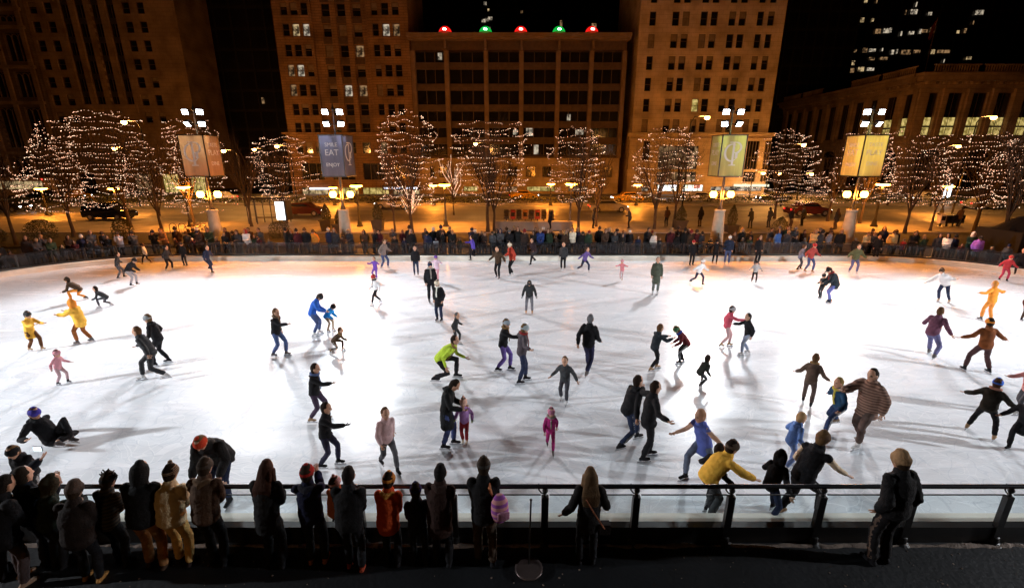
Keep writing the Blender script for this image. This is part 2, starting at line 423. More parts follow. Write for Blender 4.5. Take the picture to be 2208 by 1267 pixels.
# ------------------------------------------------------------------ buildings
glass_dark = mat('window_glass_dark', (.012, .010, .010), rough=.12, var=.4, scale=.6, spec=.6)
frame_br = mat('window_frame_brown', (.09, .055, .03), rough=.6)
blind_m = mat('window_blind', (.22, .16, .10), rough=.9, var=.25, scale=2)
LIT = [lit_room('lit_office', (.05, .03, .015), (1.0, .72, .36), .6), lit_room('lit_white', (.08, .065, .05), (1, .84, .62), .62),
       lit_room('lit_dim', (.02, .012, .006), (.45, .26, .12), .7), lit_room('lit_yellow', (.25, .18, .04), (.8, .6, .2), .9)]
def facade_mesh(x0, x1, z0, z1, ops, dep, mi=0, bm=None, reveal=.28, y=0.0):
    """wall sheet in the x-z plane facing -y with real openings and reveals, closed behind by a box of depth dep"""
    own = bm is None
    if own: bm = bmesh.new()
    xs = sorted({x0, x1} | {v for o in ops for v in (o[0], o[1])}); zs = sorted({z0, z1} | {v for o in ops for v in (o[2], o[3])})
    xs = [x for i, x in enumerate(xs) if i == 0 or x-xs[i-1] > 1e-4]; zs = [z for i, z in enumerate(zs) if i == 0 or z-zs[i-1] > 1e-4]
    V = {}
    def v(x, z):
        k = (round(x, 4), round(z, 4))
        if k not in V: V[k] = bm.verts.new((x, y, z))
        return V[k]
    for i in range(len(xs)-1):
        xm = (xs[i]+xs[i+1])/2; run = None
        for j in range(len(zs)-1):
            zm = (zs[j]+zs[j+1])/2
            if any(o[0] < xm < o[1] and o[2] < zm < o[3] for o in ops): continue
            f = bm.faces.new((v(xs[i], zs[j]), v(xs[i+1], zs[j]), v(xs[i+1], zs[j+1]), v(xs[i], zs[j+1]))); f.material_index = mi
    for (a, b, c, d) in [o[:4] for o in ops]:
        r_ = reveal
        quad(bm, [(a, y, c), (a, y+r_, c), (a, y+r_, d), (a, y, d)], mi); quad(bm, [(b, y, c), (b, y, d), (b, y+r_, d), (b, y+r_, c)], mi)
        quad(bm, [(a, y, d), (a, y+r_, d), (b, y+r_, d), (b, y, d)], mi); quad(bm, [(a, y, c), (b, y, c), (b, y+r_, c), (a, y+r_, c)], mi)
    if dep:
        quad(bm, [(x0, y, z0), (x0, y, z1), (x0, y+dep, z1), (x0, y+dep, z0)], mi); quad(bm, [(x1, y, z0), (x1, y+dep, z0), (x1, y+dep, z1), (x1, y, z1)], mi)
        quad(bm, [(x0, y, z1), (x1, y, z1), (x1, y+dep, z1), (x0, y+dep, z1)], mi); quad(bm, [(x0, y+dep, z0), (x0, y+dep, z1), (x1, y+dep, z1), (x1, y+dep, z0)], mi)
    return bm
def fobj(name, bm, mats, parent):
    me = bpy.data.meshes.new(name); bm.to_mesh(me); bm.free()
    return link(name, me, parent, mats if isinstance(mats, (list, tuple)) else (mats,))
WM = {}
def window(parent, a, b, c, d, style='sash', lit=None, blind=0.0, y=0.0, rec=.2):
    """a window set into an opening; meshes shared by size"""
    w, h = round(b-a, 2), round(d-c, 2); key = (w, h, style, blind)
    if key not in WM:
        bm = bmesh.new(); fw = .07
        quad(bm, [(0, rec+.03, 0), (w, rec+.03, 0), (w, rec+.03, h), (0, rec+.03, h)], 0)
        box(bm, 0, fw, rec-.04, rec+.02, 0, h, 1); box(bm, w-fw, w, rec-.04, rec+.02, 0, h, 1)
        box(bm, fw, w-fw, rec-.04, rec+.02, h-fw, h, 1); box(bm, fw, w-fw, rec-.04, rec+.02, 0, fw, 1)
        if style == 'sash': box(bm, fw, w-fw, rec-.03, rec+.015, h*.5-.03, h*.5+.03, 1)
        elif style == 'two': box(bm, w/2-.04, w/2+.04, rec-.03, rec+.015, fw, h-fw, 1)
        elif style == 'three':
            for k in (1, 2): box(bm, w*k/3-.05, w*k/3+.05, rec-.03, rec+.015, fw, h-fw, 1)
        elif style == 'grid':
            for k in (1, 2, 3): box(bm, w*k/4-.04, w*k/4+.04, rec-.03, rec+.015, fw, h-fw, 1)
            box(bm, fw, w-fw, rec-.028, rec+.013, h*.6-.03, h*.6+.03, 1)
        if blind: quad(bm, [(fw, rec+.021, h*(1-blind)), (w-fw, rec+.021, h*(1-blind)), (w-fw, rec+.021, h-fw), (fw, rec+.021, h-fw)], 2)
        me = bpy.data.meshes.new('window'); bm.to_mesh(me); bm.free()
        for m in (glass_dark, frame_br, blind_m): me.materials.append(m)
        WM[key] = me
    o = bpy.data.objects.new('window', WM[key]); COL.objects.link(o); o.parent = parent; o.location = (a, y, c)
    if lit is not None:
        o.material_slots[0].link = 'OBJECT'; o.material_slots[0].material = LIT[lit]
    return o
def brick(name, c1, c2, w=.6, h=.3, mortar=.012, rough=.85, soot=.45, depth=.3):
    """coursed masonry"""
    if name in MC: return MC[name]
    m, t, b = new_mat(name); b.inputs['Roughness'].default_value = rough; b.inputs['Specular IOR Level'].default_value = .25
    tc = t.nodes.new('ShaderNodeTexCoord'); mp = t.nodes.new('ShaderNodeMapping'); mp.inputs['Rotation'].default_value = (math.pi/2, 0, 0)
    t.links.new(tc.outputs['Object'], mp.inputs[0])
    br = t.nodes.new('ShaderNodeTexBrick'); br.inputs['Scale'].default_value = 1; br.inputs['Brick Width'].default_value = w; br.inputs['Row Height'].default_value = h
    br.inputs['Mortar Size'].default_value = mortar; br.inputs['Color1'].default_value = (*c1, 1); br.inputs['Color2'].default_value = (*c2, 1)
    br.inputs['Mortar'].default_value = (*[c*.45 for c in c1], 1)
    t.links.new(mp.outputs[0], br.inputs['Vector'])
    n = t.nodes.new('ShaderNodeTexNoise'); n.inputs['Scale'].default_value = .35; n.inputs['Detail'].default_value = 8
    t.links.new(tc.outputs['Object'], n.inputs['Vector'])
    mr = t.nodes.new('ShaderNodeMapRange'); mr.inputs[1].default_value = .3; mr.inputs[2].default_value = .7; mr.inputs[3].default_value = 1-soot; mr.inputs[4].default_value = 1+soot*.4
    t.links.new(n.outputs['Fac'], mr.inputs[0])
    mx = t.nodes.new('ShaderNodeVectorMath'); mx.operation = 'SCALE'
    t.links.new(br.outputs['Color'], mx.inputs[0]); t.links.new(mr.outputs[0], mx.inputs['Scale']); t.links.new(mx.outputs[0], b.inputs['Base Color'])
    bp = t.nodes.new('ShaderNodeBump'); bp.inputs['Strength'].default_value = depth; bp.inputs['Distance'].default_value = .03
    t.links.new(br.outputs['Fac'], bp.inputs['Height']); bp.invert = True; t.links.new(bp.outputs[0], b.inputs['Normal'])
    MC[name] = m; return m
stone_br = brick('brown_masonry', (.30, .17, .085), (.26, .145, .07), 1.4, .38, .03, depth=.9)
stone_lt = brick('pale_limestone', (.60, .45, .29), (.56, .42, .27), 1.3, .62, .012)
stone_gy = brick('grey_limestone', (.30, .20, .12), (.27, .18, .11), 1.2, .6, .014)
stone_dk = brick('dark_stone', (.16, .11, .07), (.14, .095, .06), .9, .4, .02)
concrete = mat('facade_concrete', (.20, .13, .08), rough=.8, var=.18, scale=1.2, bump=.2)
dark_panel = mat('dark_glass_wall', (.012, .010, .010), rough=.3, var=.5, scale=.25)
dark_fin = mat('dark_steel_fin', (.03, .024, .02), rough=.5, var=.2)
spandrel = mat('spandrel_panel', (.085, .05, .03), rough=.7, var=.25, scale=2)

def rows(ys, Y, xr=1104): return [(on(xr, b, Y).z, on(xr, a, Y).z) for a, b in ys]
def cols(xs, py, Y): return [(on(a, py, Y).x, on(b, py, Y).x) for a, b in xs]

# --- brown masonry tower (left of centre)
Y = 80.0
B = empty('brown_tower', (0, Y, 0)); tag(B, 'tall brown masonry tower with three bays of windows, left of the glass fronted block', 'building')
X0, X1 = on(583, 0, Y).x, on(880, 60, Y).x
Zs = rows([(5, 33), (50, 79), (95, 122), (140, 166), (183, 208), (226, 250), (268, 289)], Y)
pit = (Zs[0][0]-Zs[-1][0])/6
Zs = [(Zs[-1][0]+pit*k, Zs[-1][0]+pit*k+(Zs[3][1]-Zs[3][0])) for k in range(8)]
CL = cols([(603, 618), (624, 640), (647, 662)], 18, Y); CM = cols([(689, 707), (723, 741), (756, 775)], 18, Y); CR = cols([(799, 813), (821, 837), (844, 859)], 18, Y)
zb0, zb1 = on(1104, 303, Y).z, on(1104, 290, Y).z
z3 = rows([(307, 331)], Y)[0]; z4 = rows([(352, 384)], Y)[0]; z5 = rows([(404, 434)], Y)[0]
xm0, xm1 = on(668, 18, Y).x, on(788, 18, Y).x
ops = [(a, b, c, d) for (c, d) in Zs for (a, b) in CL+CR]
big = [(X0+1.6+k*5.2, X0+5.4+k*5.2, z4[0]-.3, z4[1]) for k in range(4)]
shop = [(X0+1.2+k*5.2, X0+5.7+k*5.2, z5[0]-.5, z5[1]) for k in range(4)]
low = [(a, b, *z3) for a, b in CL+CM+CR]
bm = facade_mesh(X0, xm0, zb1, 46, [o for o in ops if o[1] < xm0], 0)
facade_mesh(xm1, X1, zb1, 46, [o for o in ops if o[0] > xm1], 0, bm=bm)
opm = [(a, b, c, d) for (c, d) in Zs for (a, b) in CM]
facade_mesh(xm0, xm1, zb1, 46, opm, 0, bm=bm, y=.55)
quad(bm, [(xm0, 0, zb1), (xm0, 0, 46), (xm0, .55, 46), (xm0, .55, zb1)]); quad(bm, [(xm1, 0, zb1), (xm1, .55, zb1), (xm1, .55, 46), (xm1, 0, 46)])
facade_mesh(X0-.35, X1+.1, 0, zb1, low+big+shop, 14, bm=bm, y=-.3)
quad(bm, [(X0, 0, zb1), (X0, 0, 46), (X0, 14, 46), (X0, 14, zb1)]); quad(bm, [(X1, 0, zb1), (X1, 14, zb1), (X1, 14, 46), (X1, 0, 46)])
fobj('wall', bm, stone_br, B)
bm = bmesh.new()
for z, p, h in ((zb1, .75, .28), (zb0-.1, .5, .3), (z3[0]-.75, .65, .35), (z4[1]+.3, .5, .3)): box(bm, X0-.35-p*.4, X1+.12+p*.3, -.3-p, -.298, z, z+h)
fobj('cornice', bm, stone_br, B)
for (c, d) in Zs:
    for grp in (CL, CR): bm = bmesh.new(); box(bm, grp[0][0]-.15, grp[-1][1]+.15, -.16, .02, c-.26, c-.02); fobj('sill', bm, stone_br, B)
bm = bmesh.new()
for (c, d) in Zs:
    for a, b in CM: box(bm, a-.08, b+.08, .42, .552, d+.12, d+pit-(d-c)-.12)
    for a, b in CM: box(bm, (a+b)/2-.28, (a+b)/2+.28, .38, .42, d+.5, d+pit-(d-c)-.5)
fobj('spandrel', bm, spandrel, B)
bm = bmesh.new()
e = [CM[0][0]-.75, CM[0][1]+.08, CM[1][0]-.08, CM[1][1]+.08, CM[2][0]-.08, CM[2][1]+.08, CM[2][0]+2.2]
for a, b in ((CM[0][1]+.12, CM[1][0]-.12), (CM[1][1]+.12, CM[2][0]-.12)): box(bm, a, b, .2, .548, zb1+.02, 45.9)
fobj('pier', bm, stone_br, B)
litB4 = {(2, 5): 2, (2, 4): 1, (5, 1): 0, (5, 2): 1, (5, 7): 1, (5, 8): 2, (4, 5): 2, (3, 1): 1, (3, 0): 2, (7, 1): 2, (2, 0): 2}
for j, (c, d) in enumerate(Zs):
    for i, (a, b) in enumerate(CL+CM+CR):
        bl = rnd.choice([0, 0, 0, 0, .35, .6, .96])
        window(B, a, b, c, d, 'sash', litB4.get((j, i)), bl if (j, i) not in litB4 else 0, y=.55 if 3 <= i < 6 else 0)
for i, o in enumerate(low): window(B, *o, 'sash', 2 if i == 6 else None, rnd.choice([0, .4]), y=-.3)
for i, o in enumerate(big): window(B, *o, 'three', None, 0, y=-.3)
for i, o in enumerate(shop):
    w_ = window(B, *o, 'grid', 0 if i in (0, 3) else 3, 0, y=-.3); w_.name = 'shop_window'
sign_w = emit('sign_white', (.75, .8, 1.0), 2.2, False)
bm = bmesh.new(); p = on(676, 408, Y); box(bm, p.x-.4, p.x+3.0, -.62, -.45, p.z, p.z+.28); fobj('sign', bm, sign_w, B)
bm = bmesh.new(); xx = on(830, 408, Y).x; zz = on(830, 407, Y).z
for k in range(14):
    if k == 8: continue
    for q in range(2):
        h = rnd.choice([.34, .26]); box(bm, xx+k*.42+q*.15, xx+k*.42+q*.15+.07, -.6, -.5, zz, zz+h)
    box(bm, xx+k*.42+.07, xx+k*.42+.15, -.6, -.5, zz+.13, zz+.2)
fobj('sign_letters', bm, sign_w, B)
bm = bmesh.new(); box(bm, xx-.3, xx+6.2, -.495, -.4, zz-.2, zz+.6); fobj('sign_board', bm, dark_panel, B)

# --- glass fronted block with coloured domes on its roof
Y = 80.5
B = empty('glass_block', (0, Y, 0)); tag(B, 'block with a dark glass grid front and thin piers under glowing domes', 'building')
X0, X1 = on(886, 90, Y).x, on(1352, 90, Y).x
zt = on(1104, 84, Y).z; za = on(1104, 108, Y).z; zb = on(1104, 341, Y).z
px_ = [(884, 894), (957, 967), (1043, 1052), (1120, 1129), (1200, 1209), (1272, 1281), (1343, 1352)]
P_ = cols(px_, 120, Y)
sp = [on(1104, y, Y).z for y in (141, 187, 232, 268, 303)]
fl = [za] + sp + [zb]
bm = bmesh.new()
facade_mesh(X0, X1, 0, zb, [(on(a, 370, Y).x, on(b, 370, Y).x, on(1104, 382, Y).z, on(1104, 359, Y).z) for a, b in ((927, 937), (947, 965), (1096, 1115), (1134, 1155), (1169, 1188), (1303, 1320))]
            + [(on(a, 415, Y).x, on(b, 415, Y).x, .6, on(1104, 402, Y).z) for a, b in ((1000, 1030), (1090, 1115), (1136, 1196), (1225, 1262))], 14, bm=bm)
facade_mesh(X0, X1, za-.1, zt, [], 14, bm=bm, mi=1); fobj('wall', bm, (stone_lt, spandrel), B)
for a, b in ((927, 937), (947, 965), (1096, 1115), (1134, 1155), (1169, 1188), (1303, 1320)):
    window(B, on(a, 370, Y).x, on(b, 370, Y).x, on(1104, 382, Y).z, on(1104, 359, Y).z, 'two')
for a, b in ((1000, 1030), (1090, 1115), (1136, 1196), (1225, 1262)):
    w_ = window(B, on(a, 415, Y).x, on(b, 415, Y).x, .6, on(1104, 402, Y).z, 'grid', 3 if a in (1136, 1000) else 2); w_.name = 'entrance'
bm = bmesh.new()
for a, b in P_: box(bm, a, b, -.1, .6, zb+.02, za-.12)
for a, b in P_[1:-1]: box(bm, (a+b)/2-.16, (a+b)/2+.16, -1.3, -.02, za-.0, zt-.35)
fobj('pier', bm, concrete, B)
bm = bmesh.new(); box(bm, X0-.4, X1+.4, -1.5, 13, zt, zt+.55); box(bm, X0-.3, X1+.3, -1.3, -.02, zt-.32, zt-.02); fobj('roof_cornice', bm, concrete, B)
bm = bmesh.new()
for z in fl[1:-1]: box(bm, X0+.1, X1-.1, .25, .58, z-.5, z+.45); box(bm, X0+.1, X1-.1, .2, .249, z-.12, z+.1)
box(bm, X0+.1, X1-.1, .25, .58, zb+.01, zb+.35)
fobj('spandrel', bm, spandrel, B)
litB5 = {(0, 0): (.78, .92, .25, .9, 1), (3, 4): (.3, .42, .1, .7, 1), (4, 2): (.8, .95, .3, .8, 1), (4, 3): (.1, .32, .2, .95, 1), (4, 4): (.62, .9, .3, .8, 1), (5, 3): (.35, .5, .1, .9, 1)}
for j in range(6):
    zt_, zb_ = fl[j]-.5, fl[j+1]+.45
    if j == 0: zt_ = za-.15
    for i in range(6):
        a, b = P_[i][1], P_[i+1][0]
        o = window(B, a, b, zb_, zt_, 'three', None, 0, y=.3, rec=.2)
        if (j, i) in litB5:
            u0, u1, v0, v1, k = litB5[(j, i)]
            bm = bmesh.new(); ww, hh = b-a, zt_-zb_
            box(bm, ww*u0, ww*u1, .20, .215, hh*v0, hh*v1); l_ = fobj('lit_pane', bm, LIT[k], o)
red = emit('dome_red', (1.0, .014, .01), 1.0); grn = emit('dome_green', (.01, .75, .08), .62); hot = emit('dome_lamp_white', (1, .8, .7), 9, False); hotg = emit('dome_lamp_green', (.5, 1, .8), 9, False)
for k, (px, c) in enumerate(((960, 'red'), (1047, 'green'), (1123, 'red'), (1205, 'green'), (1276, 'red'))):
    p = on(px, 81, Y-1)
    d = empty('roof_dome', (p.x, Y-.75, zt+.55)); tag(d, '%s glowing dome on the roof edge, %s from the left of the five' % (c, ordinal(k+1)), 'dome light', 'glowing domes on the roof edge')
    bm = bmesh.new(); lathe(bm, (0, 0, 0), [(1.02*math.cos(a), 1.02*math.sin(a)) for a in [i*math.pi/2/9 for i in range(9)]] + [(.02, 1.02)], 24)
    obj('globe', bm, red if c == 'red' else grn, d, True)
    bm = bmesh.new(); ball(bm, (-.12, -.93, .42), .16); ball(bm, (.14, -.95, .40), .15); obj('lamp', bm, hot if c == 'red' else hotg, d)
    bm = bmesh.new(); lathe(bm, (0, 0, -.0), [(1.1, 0), (1.1, .08), (1.02, .1)], 24); obj('base_ring', bm, concrete, d)
# --- pale limestone tower
Y = 79.5
B = empty('limestone_tower', (0, Y, 0)); tag(B, 'pale limestone tower with paired sash windows, right of the glass fronted block', 'building')
X0, X1 = on(1383, 0, Y).x, on(1690, 60, Y).x
Zs = rows([(26, 56), (73, 105), (122, 152), (168, 197), (213, 242), (257, 285)], Y)
pit = (Zs[0][0]-Zs[-1][0])/5; hh = Zs[3][1]-Zs[3][0]
Zs = [(Zs[-1][0]+pit*k, Zs[-1][0]+pit*k+hh) for k in range(8)]
C_ = cols([(1401, 1415), (1450, 1465), (1472, 1487), (1511, 1526), (1533, 1548), (1572, 1587), (1594, 1609), (1633, 1647), (1656, 1670)], 40, Y)
zb = on(1104, 291, Y).z
ops = [(a, b, c, d) for c, d in Zs for a, b in C_]
def X_(px, py=370): return on(px, py, Y).x
lowz = (on(1104, 392, Y).z, on(1104, 304, Y).z)
lo = [(X_(1382), X_(1396), on(1104, 345, Y).z, lowz[1]), (X_(1416), X_(1500), lowz[0], lowz[1]-.8), (X_(1602), X_(1628), lowz[0], lowz[1]), (X_(1640), X_(1652), lowz[0], lowz[1])]
sh = [(X_(1382, 415), X_(1396, 415), .7, on(1104, 404, Y).z), (X_(1416, 415), X_(1458, 415), .7, on(1104, 398, Y).z), (X_(1470, 415), X_(1514, 415), .7, on(1104, 398, Y).z), (X_(1530, 415), X_(1640, 415), .7, on(1104, 402, Y).z)]
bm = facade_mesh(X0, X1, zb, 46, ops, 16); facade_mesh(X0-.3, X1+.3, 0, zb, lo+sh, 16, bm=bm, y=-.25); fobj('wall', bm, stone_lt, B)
bm = bmesh.new(); box(bm, X0-.8, X1+.8, -1.0, -.252, zb-.25, zb+.3); box(bm, X0-.5, X1+.5, -.6, -.252, zb-.75, zb-.5); box(bm, X0-.5, X1+.5, -.65, -.252, 3.9, 4.3)
fobj('cornice', bm, stone_lt, B)
bm = bmesh.new()
for c, d in Zs:
    for a, b in C_: box(bm, a-.1, b+.1, -.1, .01, c-.2, c-.02)
    box(bm, X0-.03, X1+.03, -.05, -.002, d+.75, d+.87)
fobj('sill', bm, stone_lt, B)
for j, (c, d) in enumerate(Zs):
    for i, (a, b) in enumerate(C_):
        L_ = 3 if (j, i) == (1, 3) else None
        window(B, a, b, c, d, 'sash', L_, 0 if L_ else rnd.choice([0, 0, .3, .5, .5, .96]))
for i, o in enumerate(lo): window(B, *o, 'grid', 2 if i == 1 else None, 0, y=-.25)
shopm = lit_room('shop_front_light', (.45, .5, .35), (1.0, .95, 1.0), 2.6)
shopr = lit_room('shop_poster', (.9, .75, .75), (.6, .12, .05), 1.2)
for i, o in enumerate(sh):
    w_ = window(B, *o, 'grid', 1, 0, y=-.25); w_.name = 'shop_window'
    if i in (1, 2): w_.material_slots[0].material = shopm
    if i == 2:
        bm = bmesh.new(); box(bm, 1.9, 3.0, .19, .205, .4, 1.9); fobj('poster', bm, shopr, w_)
bm = bmesh.new(); p = on(1585, 402, Y-1.2); box(bm, p.x, p.x+5.3, -1.9, -.66, p.z, p.z+.35); fobj('awning', bm, emit('awning_light', (1, .9, .6), 1.3, False), B)

# --- tower of vertical strips at the left
Y = 86.0
B = empty('striped_tower', (0, Y, 0)); tag(B, 'brown tower with tall dark window strips between two columns of square windows', 'building')
X0, X1 = on(50, 10, Y).x, on(331, 10, Y).x
Zs = rows([(7, 30), (49, 72), (90, 113), (130, 152), (168, 190), (207, 228), (245, 265)], Y)
pit = (Zs[0][0]-Zs[-1][0])/6; hh = 1.75
Zs = [(Zs[-1][0]+pit*k, Zs[-1][0]+pit*k+hh) for k in range(9)]
C_ = cols([(60, 78), (93, 111), (261, 279), (293, 310)], 18, Y)
st = cols([(127, 147), (159, 180), (193, 212), (226, 245)], 18, Y)
zs0 = on(1104, 225, Y).z
ops = [(a, b, c, d) for c, d in Zs for a, b in C_] + [(a, b, zs0, 45) for a, b in st]
lz = rows([(375, 420)], Y)[0]
lo = [(X0+1.5+k*5.1, X0+4.6+k*5.1, *lz) for k in range(5)]
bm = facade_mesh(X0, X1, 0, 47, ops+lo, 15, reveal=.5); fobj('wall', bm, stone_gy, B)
bm = bmesh.new(); box(bm, X0-.3, X1+.3, -.5, -.002, on(1104, 330, Y).z, on(1104, 322, Y).z); box(bm, X0-.3, X1+.3, -.4, -.002, lz[1]+.8, lz[1]+1.1)
box(bm, st[0][0]-.5, st[-1][1]+.5, -.25, -.002, zs0-1.5, zs0-.05)
fobj('cornice', bm, stone_gy, B)
for j, (c, d) in enumerate(Zs):
    for i, (a, b) in enumerate(C_): window(B, a, b, c, d, 'sash', None, rnd.choice([0, 0, 0, .4]), rec=.3)
for a, b in st:
    o = window(B, a, b, zs0, 45, 'two', rec=.44); o.name = 'window_strip'
    z = 1.2
    while z < 45-zs0: bm = bmesh.new(); box(bm, .07, (b-a)-.07, .40, .455, z, z+.9); fobj('spandrel', bm, dark_fin, o); z += pit
for i, o in enumerate(lo): w_ = window(B, *o, 'grid', 3 if i in (3, 4) else (2 if i == 2 else None), rec=.3); w_.name = 'shop_window'

# --- gothic block at the far left
B = empty('gothic_block', (0, 85.5, 0)); tag(B, 'dark gothic revival block with pointed tracery windows at the far left', 'building')
XR_ = X0-.15; XL_ = XR_-24; Y = 85.5
zr = [on(1104, y, Y).z for y in (400, 330, 222, 145, 60, 20, -40)]
ops = []
for k in range(5):
    xa = XR_-4.2-k*4.6
    for j in range(6):
        ops.append((xa, xa+3.2, zr[j]+.9, zr[j+1]-.7))
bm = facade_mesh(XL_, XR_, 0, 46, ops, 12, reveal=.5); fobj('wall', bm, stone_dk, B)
bm = bmesh.new()
for z in zr: box(bm, XL_, XR_, -.45, -.002, z-.25, z+.25)
for k in range(6): 
    xa = XR_-.65-k*4.6; box(bm, xa-.35, xa+.35, -.3, -.003, .02, 45.9)
fobj('moulding', bm, stone_gy, B)
for o in ops:
    a, b, c, d = o
    w_ = window(B, a, b, c, d, 'three', None, 0, rec=.42)
    if ('tr', round(d-c, 2)) not in WM:
        bm = bmesh.new(); w, h = b-a, d-c
        for s_ in range(3):
            x = w*s_/3; pts = [(x+w/6+w/6*math.cos(t)*1.0, .3, h-.95+.75*math.sin(t)) for t in [i*math.pi/8 for i in range(9)]]
            tube(bm, pts, .05, 4)
        for s_ in (1, 2): tube(bm, [(w*s_/3, .3, 0), (w*s_/3, .3, h-.9)], .06, 4)
        me = bpy.data.meshes.new('tracery'); bm.to_mesh(me); bm.free(); me.materials.append(stone_gy); WM[('tr', round(d-c, 2))] = me
    t_ = bpy.data.objects.new('tracery', WM[('tr', round(d-c, 2))]); COL.objects.link(t_); t_.parent = w_

# --- dark towers further back
def dark_tower(name, label, x0, x1, Yd, top, finp, lit=()):
    B = empty(name, (0, Yd, 0)); tag(B, label, 'building')
    bm = bmesh.new(); box(bm, x0, x1, 0, 20, 0, top); fobj('wall', bm, dark_panel, B)
    bm = bmesh.new(); x = x0
    while x <= x1: box(bm, x-.12, x+.12, -.35, -.01, 0, top-.2); x += finp
    fobj('fin', bm, dark_fin, B)
    bm = bmesh.new(); z = 4
    while z < top-1: box(bm, x0, x1, -.14, -.012, z, z+.5); z += 3.9
    fobj('floor_band', bm, dark_fin, B)
    for (px, py, w, h, li) in lit:
        p = on(px, py, Yd-.4); bm = bmesh.new(); n_ = max(1, int(w/1.4))
        for k in range(n_): box(bm, p.x-w/2+k*w/n_+.1, p.x-w/2+(k+1)*w/n_-.1, -.45, -.36, p.z-h/2, p.z+h/2)
        fobj('lit_window', bm, LIT[li], B)
    return B
dark_tower('dark_slab_tower', 'almost black slab tower behind the gap left of the brown tower', on(330, 100, 105).x, on(640, 100, 105).x, 105, 75, 3.4, ((567, 217, .7, 1.2, 2),))
dark_tower('dark_slab_tower', 'black tower rising behind the roof with the domes, a few lit windows', on(905, 60, 150).x, on(1375, 60, 150).x, 150, 90, 4.0,
           ((1043, 45, 1.4, .8, 1), (1050, 43, 1.4, .8, 1), (1057, 40, 1.4, .8, 1), (1046, 8, 1, .8, 1), (1053, 22, .7, .7, 0), (1055, 63, .9, 1, 1), (1210, 51, .9, 1.6, 2), (1281, 55, 1.6, 1, 2), (1125, 26, .8, .6, 2)))
dark_tower('dark_slab_tower', 'dark tower with faint floor bands right of the limestone tower', on(1690, 100, 122).x, on(1850, 60, 122).x, 122, 80, 2.4, ((1717, 232, .6, .8, 2),))
L8 = [(925,160,30),(1007,160,20),(1270,100,12),(1335,95,50),(1463,110,30),(1355,37,12),(1040,15,12),(955,5,25),(1050,250,40),(1120,245,50),(1150,240,20),(1235,268,14),(1315,262,40),(1385,250,20),(1415,248,50),(1483,240,40),(1685,255,22),(1742,245,20),(1855,100,60),(1808,178,10),(945,400,36),(1005,400,50),(1085,395,12),(1165,415,22),(1200,410,14),(1272,415,70),(1358,410,50),(1485,412,30),(1570,410,90),(1000,467,44),(1095,465,60),(850,500,30),(840,560,40),(915,550,46),(990,550,54),(1770,462,40),(870,405,22),(1574,485,10)]
dark_tower('dark_slab_tower', 'huge dark office tower at the right with rows of scattered lit windows', on(1828, 60, 150).x, on(2330, 60, 150).x, 150, 95, 2.9,
           [(1608+x/3.68, y/3.68, w/3.68*.155, rnd.choice([.8, 1.2]), rnd.choice([0, 1, 2, 2, 2])) for x, y, w in L8])
B = empty('rooftop_flagpole', (on(2003, 118, 95).x, 95, 0)); tag(B, 'thin flagpole with a drooping flag above the library roof', 'flagpole')
z0_ = on(2003, 125, 95).z; z1_ = on(2020, 38, 95).z
bm = bmesh.new(); tube(bm, [(0, 0, z0_-3), (0, 0, z1_)], .08, 6); fobj('pole', bm, concrete, B)
bm = bmesh.new(); loft(bm, [(-.15, 0, z1_-.6), (-.45, 0, z1_-2), (-.6, 0, z1_-3.6)], [(.1, .06), (.4, .08), (.25, .06)], n=8); fobj('flag', bm, cloth((.22, .05, .03)), B)

